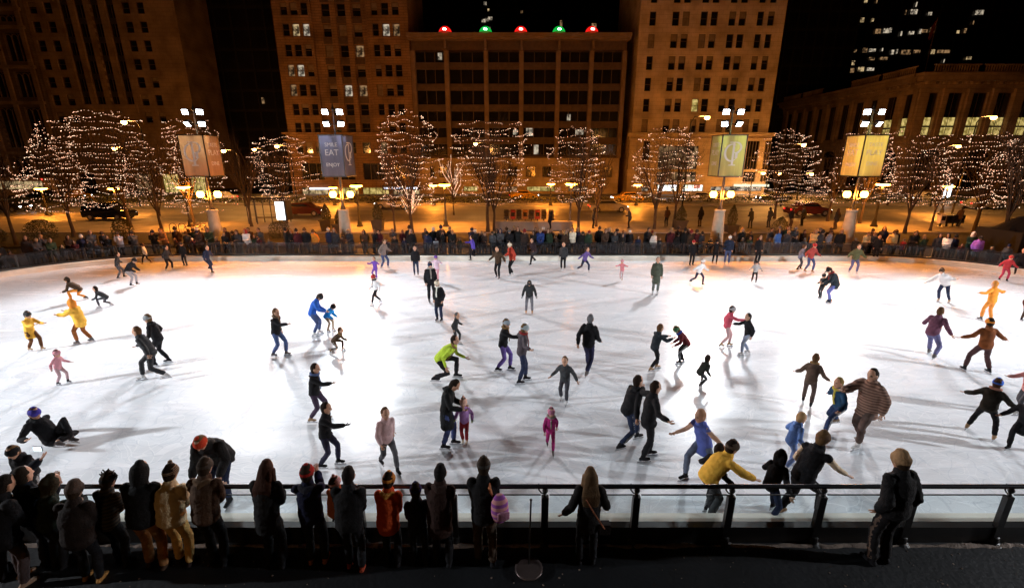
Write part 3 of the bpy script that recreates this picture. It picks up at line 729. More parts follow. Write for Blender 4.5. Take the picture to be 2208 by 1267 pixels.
# --- library with pilasters at the right: front and receding side
def colonnade(B, L, side):
    """facade along local x from 0 to L, facing -y"""
    top = 19.6
    zw0, zw1 = 9.7, 16.3
    nb = max(4, int(L/3.9)); p = L/nb; ops = []
    for k in range(nb):
        ops.append((k*p+.75, (k+1)*p-.75, zw0, zw1))
    arch = [(k*p*2+1.9, k*p*2+p*2-1.9, .8, 6.2) for k in range(nb//2)]
    bm = facade_mesh(0, L, 0, top-1.8, ops+arch, 0, reveal=.6)
    # arch heads above the ground floor openings
    for a in arch:
        c = (a[0]+a[1])/2; r_ = (a[1]-a[0])/2
        pts = [(c+(r_+.25)*math.cos(t), -.05, 6.2+(r_+.25)*.62*math.sin(t)) for t in [i*math.pi/12 for i in range(13)]]
        tube(bm, pts, .22, 5)
        prev = None
        for i in range(13):
            t = i*math.pi/12; q = Vector((c+r_*math.cos(t), -.02, 6.2+r_*.62*math.sin(t)))
            if prev is not None: quad(bm, [(c, -.02, 6.2), prev, q, (c, -.02, 6.2001)], 1) if False else None
            prev = q
        n_ = [bm.verts.new((c+r_*math.cos(t), -.02, 6.2+r_*.62*math.sin(t))) for t in [i*math.pi/12 for i in range(13)]]
        f = bm.faces.new(n_); f.material_index = 1
    fobj('wall', bm, (stone_gy, glass_dark), B)
    bm = bmesh.new()
    for k in range(nb+1):
        x = min(max(k*p, .55), L-.55); wide = .75 if k % 4 == 0 else .36
        box(bm, x-wide+(.0), x+wide-.0, -.32, -.003, 9.2, 16.9); box(bm, x-wide-.12, x+wide+.12, -.42, -.004, 16.35, 16.88); box(bm, x-wide-.12, x+wide+.12, -.42, -.004, 9.2, 9.6)
    fobj('pilaster', bm, stone_gy, B)
    bm = bmesh.new()
    box(bm, -.5, L+.2, -.6, -.005, 8.5, 9.15); box(bm, -.5, L+.2, -.45, -.005, 16.95, 17.8); box(bm, -1.1, L+.2, -1.3, .5, 17.85, 18.6); box(bm, -1.5, L+.2, -1.7, .5, 18.62, 19.05)
    x = 0
    while x < L: box(bm, x, x+.35, -1.0, -.46, 17.45, 17.82); x += .9
    fobj('cornice', bm, stone_gy, B)
    for k in range(nb//2):
        if k % 3 == 2 and side: continue
        bm = bmesh.new()
        x0 = k*p*2; box(bm, x0+.3, x0+p*2-.3, -1.2, -1.0, 20.1, 20.28); box(bm, x0+.3, x0+p*2-.3, -1.2, -1.0, 19.06, 19.2)
        q = x0+.5
        while q < x0+p*2-.4: box(bm, q, q+.14, -1.18, -1.04, 19.2, 20.1); q += .42
        fobj('balustrade', bm, stone_gy, B)
    for i, o in enumerate(ops):
        lit = None
        w_ = window(B, *o, 'two', None, 0, rec=.5)
        if (not side and i < 9) or (side and i >= nb-3):
            bm = bmesh.new(); w, h = o[1]-o[0], o[3]-o[2]
            box(bm, .09, w-.09, .50, .52, .1, h*.20); box(bm, .09, w-.09, .50, .52, h*.24, h*.43); l_ = fobj('lit_pane', bm, LIT[3], B); l_.location = w_.location
    for a in arch: window(B, *a, 'grid', None, 0, rec=.55)
cx_ = on(1997, 147, 80.0).x
B = empty('library', (cx_, 80, 0)); tag(B, 'stone library with tall pilasters, dentil cornice and roof balustrade at the right', 'building')
F_ = empty('front_wing', (0, 0, 0)); F_.parent = B; colonnade(F_, 40, False)
# side wing recedes from the corner to the far left end
e_ = Vector((math.sin(R(1.6)), math.cos(R(1.6)), 0)); Ls = 40.0
G_ = empty('side_wing', tuple(e_*Ls), math.atan2(-e_.y, -e_.x)); G_.parent = B; colonnade(G_, Ls, True)
bm = bmesh.new(); box(bm, 1, 39, 2, 38, 18.0, 18.9); box(bm, 8, 39, 6, 38, 18.9, 20.5); fobj('roof', bm, stone_dk, B)
# ------------------------------------------------------------------ masts with floodlights, banner boxes and globe lamps
mast_stone = mat('mast_stone', (.42, .38, .30), rough=.7, var=.15, scale=3)
lamp_white = emit('flood_face', (.92, .96, 1.0), 30, False)
sodium_hot = emit('sodium_globe', SODIUM, 720)
letter_w = mat('banner_lettering', (.80, .76, .70), rough=.7, var=.05)
def ribbon_arc(bm, c, rx, rz, a0, a1, w0, w1, y, n=18):
    """flat letter stroke, swelling from w0 at the ends to w1 in the middle"""
    prev = None
    for i in range(n+1):
        k = i/n; a = R(a0+(a1-a0)*k); w = w0+(w1-w0)*math.sin(math.pi*k)
        o = (c[0]+(rx+w/2)*math.cos(a), y, c[1]+(rz+w/2)*math.sin(a)); q = (c[0]+(rx-w/2)*math.cos(a), y, c[1]+(rz-w/2)*math.sin(a))
        if prev: quad(bm, [prev[0], prev[1], q, o])
        prev = (o, q)
def monogram(parent, s, y):
    bm = bmesh.new()
    ribbon_arc(bm, (-.08*s, .02*s), .42*s, .50*s, 60, 318, .03*s, .13*s, y, 26)       # the round letter
    quad(bm, [(.13*s, y, -.32*s), (.30*s, y, -.32*s), (.30*s, y, .0), (.13*s, y, .0)])
    quad(bm, [(.05*s, y, -.0), (.38*s, y, -.0), (.38*s, y, .04*s), (.05*s, y, .04*s)])
    y2 = y-.004
    quad(bm, [(-.06*s, y2, -.70*s), (.07*s, y2, -.70*s), (.07*s, y2, .62*s), (-.06*s, y2, .62*s)])   # the tall stem
    quad(bm, [(-.20*s, y2-.001, -.76*s), (.21*s, y2-.001, -.76*s), (.21*s, y2-.001, -.70*s), (-.20*s, y2-.001, -.70*s)])
    quad(bm, [(-.26*s, y2-.001, .60*s), (.10*s, y2-.001, .60*s), (.10*s, y2-.001, .66*s), (-.26*s, y2-.001, .66*s)])
    ribbon_arc(bm, (.12*s, .32*s), .34*s, .31*s, 100, -100, .04*s, .13*s, y2-.002, 18)
    me = bpy.data.meshes.new('monogram'); bm.to_mesh(me); bm.free(); return link('monogram', me, parent, (letter_w,))
def text(parent, s, size, x, z, y, name='lettering', m=None):
    cu = bpy.data.curves.new(name, 'FONT'); cu.body = s; cu.size = size; cu.align_x = 'CENTER'; cu.extrude = .004
    t = bpy.data.objects.new('tmp', cu); COL.objects.link(t)
    dg = bpy.context.evaluated_depsgraph_get(); me = bpy.data.meshes.new_from_object(t.evaluated_get(dg))
    bpy.data.objects.remove(t)
    me.materials.clear(); o = link(name, me, parent, (m or letter_w,)); o.rotation_euler = (math.pi/2, 0, 0); o.location = (x, y, z); return o
BAN = [fabric('banner_tan', (.50, .36, .22)), fabric('banner_blue_grey', (.20, .20, .25), .4), fabric('banner_olive', (.62, .62, .28)), fabric('banner_gold', (.95, .86, .36), .5)]
flood_dir = []
def mast(px, label, phi, side, bmat, faces, power, world=None, aim=None, ptop=380):
    if world is None:
        base = on(px, 528, 29.6); loc = (base.x, 29.6, 0.05)
    else: loc = world
    M = empty('light_mast', loc); tag(M, label, 'light mast', 'floodlight masts round the rink')
    bm = bmesh.new(); lathe(bm, (0, 0, 0), [(.62, 0), (.62, .25), (.52, .3), (.50, .45), (.42, .6), (.30, 2.75), (.33, 2.8), (.33, 2.9)], 24); obj('column', bm, mast_stone, M, False)
    bm = bmesh.new(); lathe(bm, (0, 0, 2.9), [(.2, 0), (.14, .15), (.09, .3), (.09, 1.6), (.07, 2.0), (.06, 5.9), (.10, 5.92), (.10, 6.0), (.03, 6.2), (.01, 6.4)], 12)
    tube(bm, [(-.55, 0, 3.62), (0, 0, 3.5), (.55, 0, 3.62)], .035, 6)
    for z in (8.04, 8.72): tube(bm, [(-.5, 0, z), (.5, 0, z)], .035, 6)
    obj('pole', bm, dark_iron, M, True)
    for s in (-1, 1):
        bm = bmesh.new(); ball(bm, (0, 0, 0), .22, 0, 2, (1, 1, 1.1)); g = obj('globe_lamp', bm, sodium_hot, M, True); g.location = (s*.55, 0, 3.84)
        bm = bmesh.new(); lathe(bm, (0, 0, -.24), [(.05, -.06), (.12, -.03), (.16, .05)], 12); lathe(bm, (0, 0, .20), [(.12, 0), (.07, .06), (.01, .14)], 12); obj('lamp_holder', bm, dark_iron, g)
    # banner box: four panels round the pole
    zb, zt = 5.0, 7.35; h = side/2
    for k in range(4):
        p = empty('banner_panel', (0, 0, 0)); bpy.data.objects.remove(p)
        bm = bmesh.new(); box(bm, -h+.03, h-.03, -h-.012, -h+.012, zb, zt)
        b_ = obj('banner_panel', bm, bmat[k % len(bmat)], M); b_.rotation_euler = (0, 0, phi + k*math.pi/2)
        f = faces[k] if k < len(faces) else None
        if f == 'mono': o = monogram(b_, side*.66, -h-.02); o.location = (0, 0, 6.35)
        elif f:
            zz = zt-.55
            for i, (w, sz) in enumerate(f):
                text(b_, w, sz*side/1.8, 0, zz-sz*.2, -h-.02); zz -= sz*1.02 + .06
    bm = bmesh.new()
    Mx = Matrix.Rotation(phi, 4, 'Z')
    for z in (zb-.06, zt): 
        for k in range(4):
            Mk = Matrix.Rotation(phi+k*math.pi/2, 4, 'Z'); box(bm, -h-.05, h+.05, -h-.05, -h+.02, z, z+.06, 0, Mk)
        box(bm, -.04, .04, -h, h, z+.01, z+.05, 0, Mx)
    for k in range(4):
        Mk = Matrix.Rotation(phi+k*math.pi/2, 4, 'Z'); box(bm, h-.03, h+.03, h-.03, h+.03, zb, zt, 0, Mk)
    obj('banner_frame', bm, dark_iron, M)
    # four heads
    aims = aim or [(-5, 15), (5, 15), (-9, 20), (9, 20)]
    k = 0
    for z in (8.72, 8.04):
        for s in (-1, 1):
            hd = empty('floodlight', (s*.44, -.12, z)); hd.parent = M
            bm = bmesh.new(); box(bm, -.22, .22, -.02, .24, -.19, .19); box(bm, -.10, .10, .24, .34, -.1, .1); 
            box(bm, -.235, .235, -.05, -.02, .17, .20); box(bm, -.235, .235, -.05, -.02, -.20, -.17)
            hs = obj('housing', bm, dark_iron, hd)
            bm = bmesh.new(); box(bm, -.20, .20, -.035, -.022, -.165, .165); fc = obj('lamp_face', bm, lamp_white, hd)
            wx, wy = aims[k]; k += 1
            d = Vector((wx, wy, 0)) - Vector((loc[0]+s*.5, loc[1]-.12, z))
            yaw = math.atan2(d.x, -d.y); pit = math.atan2(-d.z, math.hypot(d.x, d.y))
            hd.rotation_euler = (pit*.75, 0, yaw); hd.scale = (.85, .85, .85)
            li = bpy.data.lights.new('flood_light', 'SPOT'); li.energy = power; li.color = (.90, .95, 1.0); far_ = world is not None and wy > 15; li.spot_size = R(88 if world is None else (44 if far_ else 62)); li.spot_blend = .7; li.shadow_soft_size = .14
            lo_ = bpy.data.objects.new('flood_light', li); COL.objects.link(lo_); lo_.parent = M
            lo_.location = hd.location + Vector((math.sin(yaw)*.12, -math.cos(yaw)*.12, -.05))
            lo_.rotation_euler = d.to_track_quat('-Z', 'Y').to_euler()
    return M
TPD = [('TASTE', .40), ('PLAY', .56), ('DINE', .40)]; SEE = [('SMILE', .40), ('EAT', .62), ('ENJOY', .36)]
mast(471, 'leftmost floodlight mast with a tan banner box and white monogram', R(0), 1.5, [BAN[0]], ['mono', TPD, 'mono', TPD], P_FAR, aim=[(-20, 8), (-12, 9), (-22, 23), (-15, 22)])
mast(748, 'floodlight mast with the dark blue banner box reading SMILE EAT ENJOY', R(-5), 1.45, [BAN[1]], [SEE, 'mono', SEE, 'mono'], P_FAR, aim=[(-12, 7), (-3, 8), (-12, 22), (-5, 22)])
mast(1543, 'floodlight mast with an olive banner box before the pale limestone tower', R(0), 1.47, [BAN[2]], ['mono', TPD, 'mono', TPD], P_FAR, aim=[(5, 8), (15, 7), (6, 22), (16, 22)])
mast(1822, 'floodlight mast with the plain golden banner box, in front of the library', R(3), 1.47, [BAN[3]], [TPD, SEE, TPD, SEE], P_FAR, aim=[(13, 9), (24, 8), (20, 22), (26, 21)])
mast(0, 'floodlight mast at the near left corner of the rink, outside the photo', R(0), 1.9, [BAN[0]], ['mono', TPD, 'mono', TPD], P_NEAR/4, world=(-30.5, 4.0, .05), aim=[(-13, 22), (-1, 19), (-18, 9), (-7, 8)])
mast(0, 'floodlight mast at the near right corner of the rink, outside the photo', R(0), 1.9, [BAN[3]], ['mono', TPD, 'mono', TPD], P_NEAR/4, world=(31.5, 4.0, .05), aim=[(14, 22), (2, 19), (18, 9), (8, 8)])

# ------------------------------------------------------------------ pedestrian lamps and tall street lamps
sod_disc = emit('sodium_disc', SODIUM, 400)
def ped_lamp(px, py, Yd, label):
    p = on(px, py, Yd); L_ = empty('street_lamp', (p.x, Yd, .2)); h = p.z-.2
    tag(L_, label, 'street lamp', 'low lamps with wide flat heads on the sidewalk')
    bm = bmesh.new(); lathe(bm, (0, 0, 0), [(.30, 0), (.30, .12), (.22, .2), (.16, .55), (.10, .7), (.07, h-.5), (.11, h-.4), (.06, h-.16)], 12); obj('post', bm, dark_iron, L_, True)
    bm = bmesh.new(); lathe(bm, (0, 0, h), [(.02, -.13), (.40, -.09), (.54, 0), (.40, .07), (.05, .11)], 20); obj('lamp_head', bm, sod_disc, L_, True)
    bm = bmesh.new(); lathe(bm, (0, 0, h), [(.50, .075), (.46, .10), (.2, .17), (.04, .26), (.01, .34)], 20); obj('lamp_cap', bm, dark_iron, L_, True)
for px, py, Yd, lb in ((88, 407, 50, 'low lamp with a wide flat head behind the cone shaped lit tree'), (245, 407, 50, 'low lamp with a wide flat head behind the second lit tree from the left'),
        (395, 404, 41, 'low lamp with a wide flat head left of the leftmost banner mast'), (718, 405, 60, 'small low lamp just above the left globe of the SMILE EAT ENJOY mast'),
        (768, 401, 41, 'low lamp with a wide flat head just right of the SMILE EAT ENJOY mast'), (934, 400, 60, 'smaller far lamp immediately left of a nearer lamp between two lit trees'),
        (958, 399, 41, 'low lamp on a dark post between two big lit trees left of centre'), (1188, 397, 60, 'small far lamp at the left edge of the tree in front of the glass block'),
        (1232, 397, 41, 'low lamp in front of the lit tree right of centre'), (1375, 399, 60, 'small far lamp left of the wide lit tree before the shop windows'),
        (1904, 398, 41, 'low lamp right of the golden banner mast'), (2045, 402, 50, 'low lamp among the lit trees at the right')):
    ped_lamp(px, py, Yd, lb)
sod_small = emit('sodium_street', (1, .42, .09), 760)
def tall_lamp(px, py, Yd, lb, k=1):
    p = on(px, py, Yd); z = p.z
    L_ = empty('tall_street_lamp', (p.x, Yd, .1)); tag(L_, lb, 'street lamp', 'tall orange street lamps over the avenue')
    s = -1 if px > 1104 else 1
    bm = bmesh.new(); tube(bm, [(s*1.6, 0, -.1), (s*1.6, 0, z-.6), (s*1.3, 0, z-.05), (s*.3, 0, z+.05)], [.10, .06, .045, .035], 8); obj('pole', bm, dark_iron, L_, True)
    bm = bmesh.new(); ball(bm, (0, 0, z-.14), .26, 0, 2, (1, 1, .8)); obj('lamp', bm, sod_small, L_, True)
    bm = bmesh.new(); lathe(bm, (0, 0, z-.02), [(.27, 0), (.24, .08), (.08, .16), (.01, .17)], 12); obj('hood', bm, dark_iron, L_, True)
for px, py, Yd, lb in ((267, 263, 50, 'tall street lamp at the top of the second lit tree from the left'), (247, 320, 60, 'street lamp seen through the middle of the second lit tree from the left'),
        (482, 325, 60, 'street lamp just right of the leftmost banner box'), (548, 322, 70, 'small far street lamp left of the lit tree between the two left masts'),
        (597, 315, 60, 'street lamp at the top of the lit tree between the two left masts'), (1025, 310, 60, 'street lamp shining through the broad lit tree left of centre'),
        (1525, 253, 50, 'tall bright street lamp left of the floodlights of the olive banner mast'), (1733, 312, 60, 'street lamp at the right shoulder of the lit tree between the two right masts'),
        (2067, 315, 60, 'street lamp among the lit trees at the right'), (2143, 253, 50, 'tall bright street lamp in front of the library front'),
        (1646, 373, 72, 'small street lamp low in the lit tree between the two right masts, left one'), (1680, 374, 72, 'small street lamp low in the lit tree between the two right masts, right one'),
        (1750, 375, 72, 'small street lamp beside the left edge of the golden banner')):
    tall_lamp(px, py, Yd, lb)

# lamp on the terrace behind the photographer: lights the backs of the near row (its light reaches the photo)
tl = empty('terrace_lamp', (-7.5, -6.5, .06)); tag(tl, 'orange terrace lamp behind the near row of spectators, outside the photo', 'street lamp')
bm = bmesh.new(); lathe(bm, (0, 0, 0), [(.3, 0), (.2, .2), (.08, .6), (.06, 3.4)], 12); obj('post', bm, dark_iron, tl, True)
bm = bmesh.new(); ball(bm, (0, 0, 3.6), .2); obj('globe_lamp', bm, emit('terrace_globe', (1, .52, .17), 170), tl, True)

# ------------------------------------------------------------------ trees
bark = mat('bark', (.05, .034, .021), rough=.95, var=.4, scale=6, bump=1, bscale=30)
def grow(seed, nlimb=6, spread=.5, levels=4, twig=1.0):
    """a bare tree one unit tall: trunk to about .28, crown above"""
    r = random.Random(seed); bt = bmesh.new(); bc = bmesh.new()
    def branch(bm, p, d, L, rad, lv, n):
        pts = [p]; rs = [rad]; q = p.copy(); dd = d.copy(); k = 4 if lv < 3 else 3
        for i in range(k):
            dd = (dd + Vector((r.uniform(-.16, .16), r.uniform(-.16, .16), r.uniform(.0, .14)))).normalized()
            q = q + dd*L/k; pts.append(q.copy()); rs.append(rad*(1-(.55*(i+1)/k)))
        tube(bm, pts, rs, n, cap=False)
        if lv >= levels: return
        m = r.randint(5, 7) if lv < 3 else r.randint(4, 6)
        for j in range(m):
            f = .28+.72*(j+r.random()*.8)/m; f = min(f, 1); i = min(int(f*k), k-1); u = f*k-i
            s = pts[i].lerp(pts[i+1], u); base = (pts[i+1]-pts[i]).normalized()
            az = r.uniform(0, 2*math.pi); o = base.orthogonal().normalized(); o2 = base.cross(o)
            side = o*math.cos(az)+o2*math.sin(az)
            nd = (base*.75 + side*r.uniform(.45, .8) + Vector((0, 0, .25))).normalized()
            branch(bm, s, nd, L*r.uniform(.42, .62), rs[i]*.48, lv+1, 4 if lv < 2 else 3)
    tube(bt, [(0, 0, 0), (.004, .003, .08), (-.004, .0, .18), (0, 0, .30)], [.030, .021, .018, .015], 8, cap=False)
    for j in range(nlimb):
        az = 2*math.pi*(j+r.random()*.5)/nlimb; z = .20+.10*r.random()
        d = Vector((math.cos(az)*spread, math.sin(az)*spread, 1)).normalized()
        branch(bc, Vector((0, 0, z)), d, r.uniform(.42, .56), .0105, 1, 5)
    branch(bc, Vector((0, 0, .29)), Vector((0, 0, 1)), .58, .012, 1, 5)
    mt = bpy.data.meshes.new('trunk'); bt.to_mesh(mt); bt.free(); mt.materials.append(bark)
    mc = bpy.data.meshes.new('crown'); bc.to_mesh(mc); bc.free(); mc.materials.append(bark)
    return mt, mc
TREES = [grow(s, n, sp) for s, n, sp in ((1, 6, .42), (2, 7, .5), (3, 5, .36), (5, 6, .55))]
bead = emit('string_light_bead', (1.0, .50, .30), 2.7, False); wire_m = mat('light_wire', (.02, .02, .015), rough=.8)
bead_hot = emit('string_light_bead_bright', (1.0, .68, .46), 4.4, False)
def tree(kind, px, pyb, h, Yd, label, w=1.0, rz=0.0, name='bare_tree'):
    """px,pyb: where the trunk meets the ground"""
    p = on(px, pyb, Yd); T = empty(name, (p.x, Yd, .12), rz); tag(T, label, 'tree', 'bare winter trees along the avenue')
    mt, mc = TREES[kind]
    for nm, me in (('trunk', mt), ('crown', mc)):
        o = bpy.data.objects.new(nm, me); COL.objects.link(o); o.parent = T; o.scale = (h*w*.9, h*w*.9, h)
    return p.x, Yd
def strings(cx, Yd, outline, label, seed, nring=None, dens=1.0, tilt=0.0, group='strings of small lights wound round the trees'):
    """rings of small lamps: outline is [(photo row, half width px)] of the lit crown, centre column cx(px) by row"""
    r = random.Random(seed)
    rowsz = [(on(cx, py, Yd).z, hw*(on(cx, py, Yd)-Vector((0, 0, CAM_H))).dot(Vector((0, CS, -SN)))/FPX) for py, hw in outline]
    zt, zb = rowsz[0][0], rowsz[-1][0]
    n = max(5, int((zt-zb)/.40))
    x0 = on(cx, outline[len(outline)//2][0], Yd).x
    T = empty('string_lights', (x0, Yd, 0)); tag(T, label, 'string lights', group)
    bm = bmesh.new(); bw = bmesh.new()
    def rad(z):
        for (a, ra), (b, rb) in zip(rowsz, rowsz[1:]):
            if b <= z <= a: return rb+(ra-rb)*(z-b)/max(a-b, 1e-5)
        return rowsz[0][1] if z > zt else rowsz[-1][1]
    for k in range(n):
        z = zt-(zt-zb)*(k+.3)/n; ph = r.uniform(0, 6.28); sl = r.uniform(-.16, .16)+tilt; az = r.uniform(-.6, .6)
        a = -math.pi/2-r.uniform(.55, 1.0)*math.pi*.8; end = -math.pi/2+r.uniform(.55, 1.0)*math.pi*.8; prev = None; on_ = True; wires = []
        while a < end:
            zz = z + .09*math.sin(a*3+ph) + .07*math.sin(a*7+ph*2) + sl*math.sin(a+az) + r.uniform(-.015, .015)
            R_ = rad(zz)*(.88+.15*math.sin(a*2+ph)+.13*math.sin(a*5+ph*1.7)+.05*math.sin(a*11+ph)) 
            if R_ < .06: R_ = .06
            p = Vector((R_*math.cos(a), R_*math.sin(a)*.8, zz)); wires.append(p)
            if r.random() < .88*dens and on_:
                q = p + Vector((r.uniform(-.02, .02), r.uniform(-.02, .02), r.uniform(-.02, .02)))
                s = r.choice([.022, .026, .030, .034]); hot_ = 1 if r.random() < .25 else 0
                t = [bm.verts.new(q+Vector(v)*s) for v in ((1, 0, -.5), (-.5, .86, -.5), (-.5, -.86, -.5), (0, 0, 1.1))]
                for f in ((0, 1, 3), (1, 2, 3), (2, 0, 3), (0, 2, 1)): fc = bm.faces.new([t[i] for i in f]); fc.material_index = hot_
            if r.random() < .09: on_ = not on_
            if not on_ and r.random() < .45: on_ = True
            a += .16/max(R_, .3)*r.uniform(.6, 1.4)
        if len(wires) > 3: tube(bw, wires[::2], .006, 3, cap=False)
    for k in range(2):                                   # strands climbing along the outer branches
        a = r.choice([r.uniform(-.5, .5), math.pi+r.uniform(-.5, .5), r.uniform(-2.2, -.9)]); z = zb+(zt-zb)*r.uniform(.35, 1); ln = r.uniform(.5, 1.7); q_ = 0; ph = r.uniform(0, 6)
        while q_ < ln:
            R_ = rad(z-q_)*(.95+.10*math.sin(q_*6+ph)); p = Vector((R_*math.cos(a), R_*math.sin(a)*.8, z-q_)); s = r.choice([.028, .034]); a += r.uniform(-.03, .05)
            t = [bm.verts.new(p+Vector(v)*s) for v in ((1, 0, -.5), (-.5, .86, -.5), (-.5, -.86, -.5), (0, 0, 1.1))]
            for f in ((0, 1, 3), (1, 2, 3), (2, 0, 3), (0, 2, 1)): fc = bm.faces.new([t[i] for i in f])
            q_ += r.uniform(.08, .16)
    obj('bulbs', bm, (bead, bead_hot), T)['kind'] = 'stuff'; obj('wire', bw, wire_m, T)
G1 = 'strings of small lights wound round the trees'
# (trunk px, base row, distance, height, variant) and the lit outline
x, y = tree(2, 165, 528, 7.2, 36, 'leaning bare tree inside the cone of lights at the left', .85)
strings(120, 36, [(262, 3), (300, 22), (345, 50), (400, 72), (440, 66), (462, 44)], 'cone of string lights on the tree nearest the left edge', 1, 17, 1)
tree(1, 283, 500, 8.6, 41, 'tall bare tree under the highest lights at the left', .9); strings(243, 41, [(238, 30), (262, 78), (320, 95), (380, 92), (430, 86), (452, 40)], 'widest and highest lights at the left, on the second tree', 2, 19, 1)
tree(0, 352, 512, 6.8, 38, 'bare tree with a forked trunk left of the leftmost mast', .9, 1.1); strings(316, 39, [(330, 30), (360, 46), (410, 48), (438, 20)], 'small patch of lights between the second tree and the leftmost mast', 3, 8, .8)
tree(3, 422, 500, 8.0, 42, 'bare tree directly behind the leftmost banner mast', .8); strings(428, 42, [(262, 42), (300, 58), (380, 56), (440, 70), (460, 40)], 'string lights showing round the edges of the leftmost banner box', 4, 16, 1)
tree(0, 620, 492, 7.2, 43, 'bare tree between the two left masts', .8, 2); strings(611, 43, [(295, 42), (330, 58), (380, 64), (415, 58), (436, 26)], 'evenly ringed lights on the tree between the two left masts', 5, 15, 1.1)
tree(1, 888, 507, 8.4, 37.9, 'dark trunked bare tree right of the SMILE EAT ENJOY mast, wound with lights', .85); strings(882, 37.9, [(236, 4), (250, 42), (300, 66), (345, 66), (400, 52), (440, 62), (448, 34)], 'tallest string lights left of centre, brightest along their right side', 6, 21, 1.15)
tree(2, 1052, 508, 7.8, 37.9, 'double trunked bare tree left of centre', .95, .6); tree(3, 1066, 508, 7.2, 38.4, 'second trunk of the bare pair left of centre', .8, 2.6)
strings(1060, 38, [(266, 58), (290, 76), (340, 82), (400, 72), (440, 50)], 'broad barrel of string lights on the pair of trees left of centre', 7, 16, 1.05)
tree(0, 1246, 512, 7.6, 37.9, 'bare tree in front of the glass block, forked low', .8, .4); strings(1240, 38.2, [(268, 2), (284, 36), (310, 56), (360, 58), (410, 56), (442, 22)], 'egg shaped string lights in front of the glass block', 8, 16, 1.05)
tree(1, 1410, 500, 7.4, 39.5, 'bare tree left of the shop windows', .85); tree(2, 1452, 496, 7.6, 40.5, 'slim bare tree in front of the bright shop windows', .8, 1.9)
strings(1438, 40, [(275, 30), (300, 60), (340, 76), (390, 66), (432, 64)], 'string lights sloping up to the right in front of the limestone tower', 9, 15, .95, .1)
tree(3, 1668, 478, 7.4, 47, 'bare tree between the two right masts', .95); strings(1686, 47, [(278, 3), (292, 40), (330, 62), (370, 76), (410, 84), (442, 56)], 'bell shaped string lights between the two right masts', 10, 18, 1.1)
tree(0, 1850, 498, 7.8, 43, 'bare tree hidden behind the golden banner mast', .75, 3); strings(1862, 43, [(285, 46), (330, 52), (372, 60), (420, 80), (440, 70)], 'string lights showing round the golden banner box', 11, 12, .9)
tree(1, 1948, 512, 7.6, 37.4, 'bare tree with a curved limb right of the golden banner mast', .8, 1.3); strings(1975, 38, [(292, 40), (330, 58), (370, 70), (410, 66), (442, 60)], 'darker sparse string lights right of the golden banner mast', 12, 14, .85)
tree(2, 2003, 506, 6.8, 38.5, 'slim leaning bare tree near the newspaper boxes', .7, .2)
tree(3, 2098, 507, 8.2, 38, 'straight bare tree at the right, under the widest lights', .9, .9); strings(2112, 38, [(286, 30), (310, 70), (360, 82), (420, 84), (448, 46)], 'widest string lights at the right', 13, 18, 1.1, .08)
tree(0, 2150, 545, 8.4, 30.4, 'dark near tree at the right edge beside the black tent', .8, 2.2, ); strings(2196, 34, [(300, 40), (350, 70), (400, 80), (450, 60)], 'string lights cut off by the right edge', 14, 14, .8)
tree(2, 40, 540, 7.2, 32.5, 'dark leaning near tree at the left edge', .8, 1.7); strings(6, 36, [(345, 20), (380, 52), (420, 64), (456, 40)], 'sparse string lights cut off by the left edge', 15, 9, .6)
tree(3, 852, 505, 6.4, 37.9, 'thin unlit bare tree left of the tallest string lights', .7, .4, 'unlit_tree')
tree(1, 545, 500, 7.2, 41, 'unlit bare tree just right of the leftmost mast', .8, 2.7, 'unlit_tree')
tree(0, 1285, 500, 6.8, 41, 'unlit bare tree at the right corner of the glass block', .8, 1.7, 'unlit_tree')
tree(2, 1782, 488, 6.8, 45, 'unlit forked bare tree left of the golden banner mast', .9, 1.1, 'unlit_tree')
tree(1, 1100, 440, 6.0, 63, 'small unlit tree in the median before the glass block entrance', .8, 1, 'unlit_tree')
# small tree with lights wound round every branch
def wound_tree(px, py, Yd, h, label, seed, w=.5):
    r = random.Random(seed); p = on(px, py, Yd); T = empty('string_lights', (p.x, Yd, .2)); tag(T, label, 'string lights', G1)
    bm = bmesh.new()
    for j in range(16):
        az = r.uniform(0, 6.28); L = h*r.uniform(.3, .75); d = Vector((math.cos(az)*w*1.4, math.sin(az)*w, 1.1)).normalized(); q = Vector((math.cos(az)*.15, math.sin(az)*.15, h*(.30+r.random()*.35))); n = int(L*.7/.09)
        for i in range(n):
            d = (d+Vector((r.uniform(-.1, .1), r.uniform(-.1, .1), .02))).normalized(); q = q+d*.09
            s = r.choice([.026, .034]); t = [bm.verts.new(q+Vector(v)*s) for v in ((1, 0, -.5), (-.5, .86, -.5), (-.5, -.86, -.5), (0, 0, 1.1))]
            for f in ((0, 1, 3), (1, 2, 3), (2, 0, 3), (0, 2, 1)): fc = bm.faces.new([t[i] for i in f]); fc.material_index = 1 if r.random() < .3 else 0
    obj('bulbs', bm, (bead, bead_hot), T)['kind'] = 'stuff'
wound_tree(978, 448, 50, 6.2, 'small tree outlined branch by branch in bright lights left of the broad barrel of lights', 31)
wound_tree(884, 455, 37.7, 4.6, 'bright lights wound round the lower limbs under the tallest string lights', 32, .55)
tree(2, 978, 450, 6.0, 50.2, 'small tree standing inside the branch by branch lights', .6)

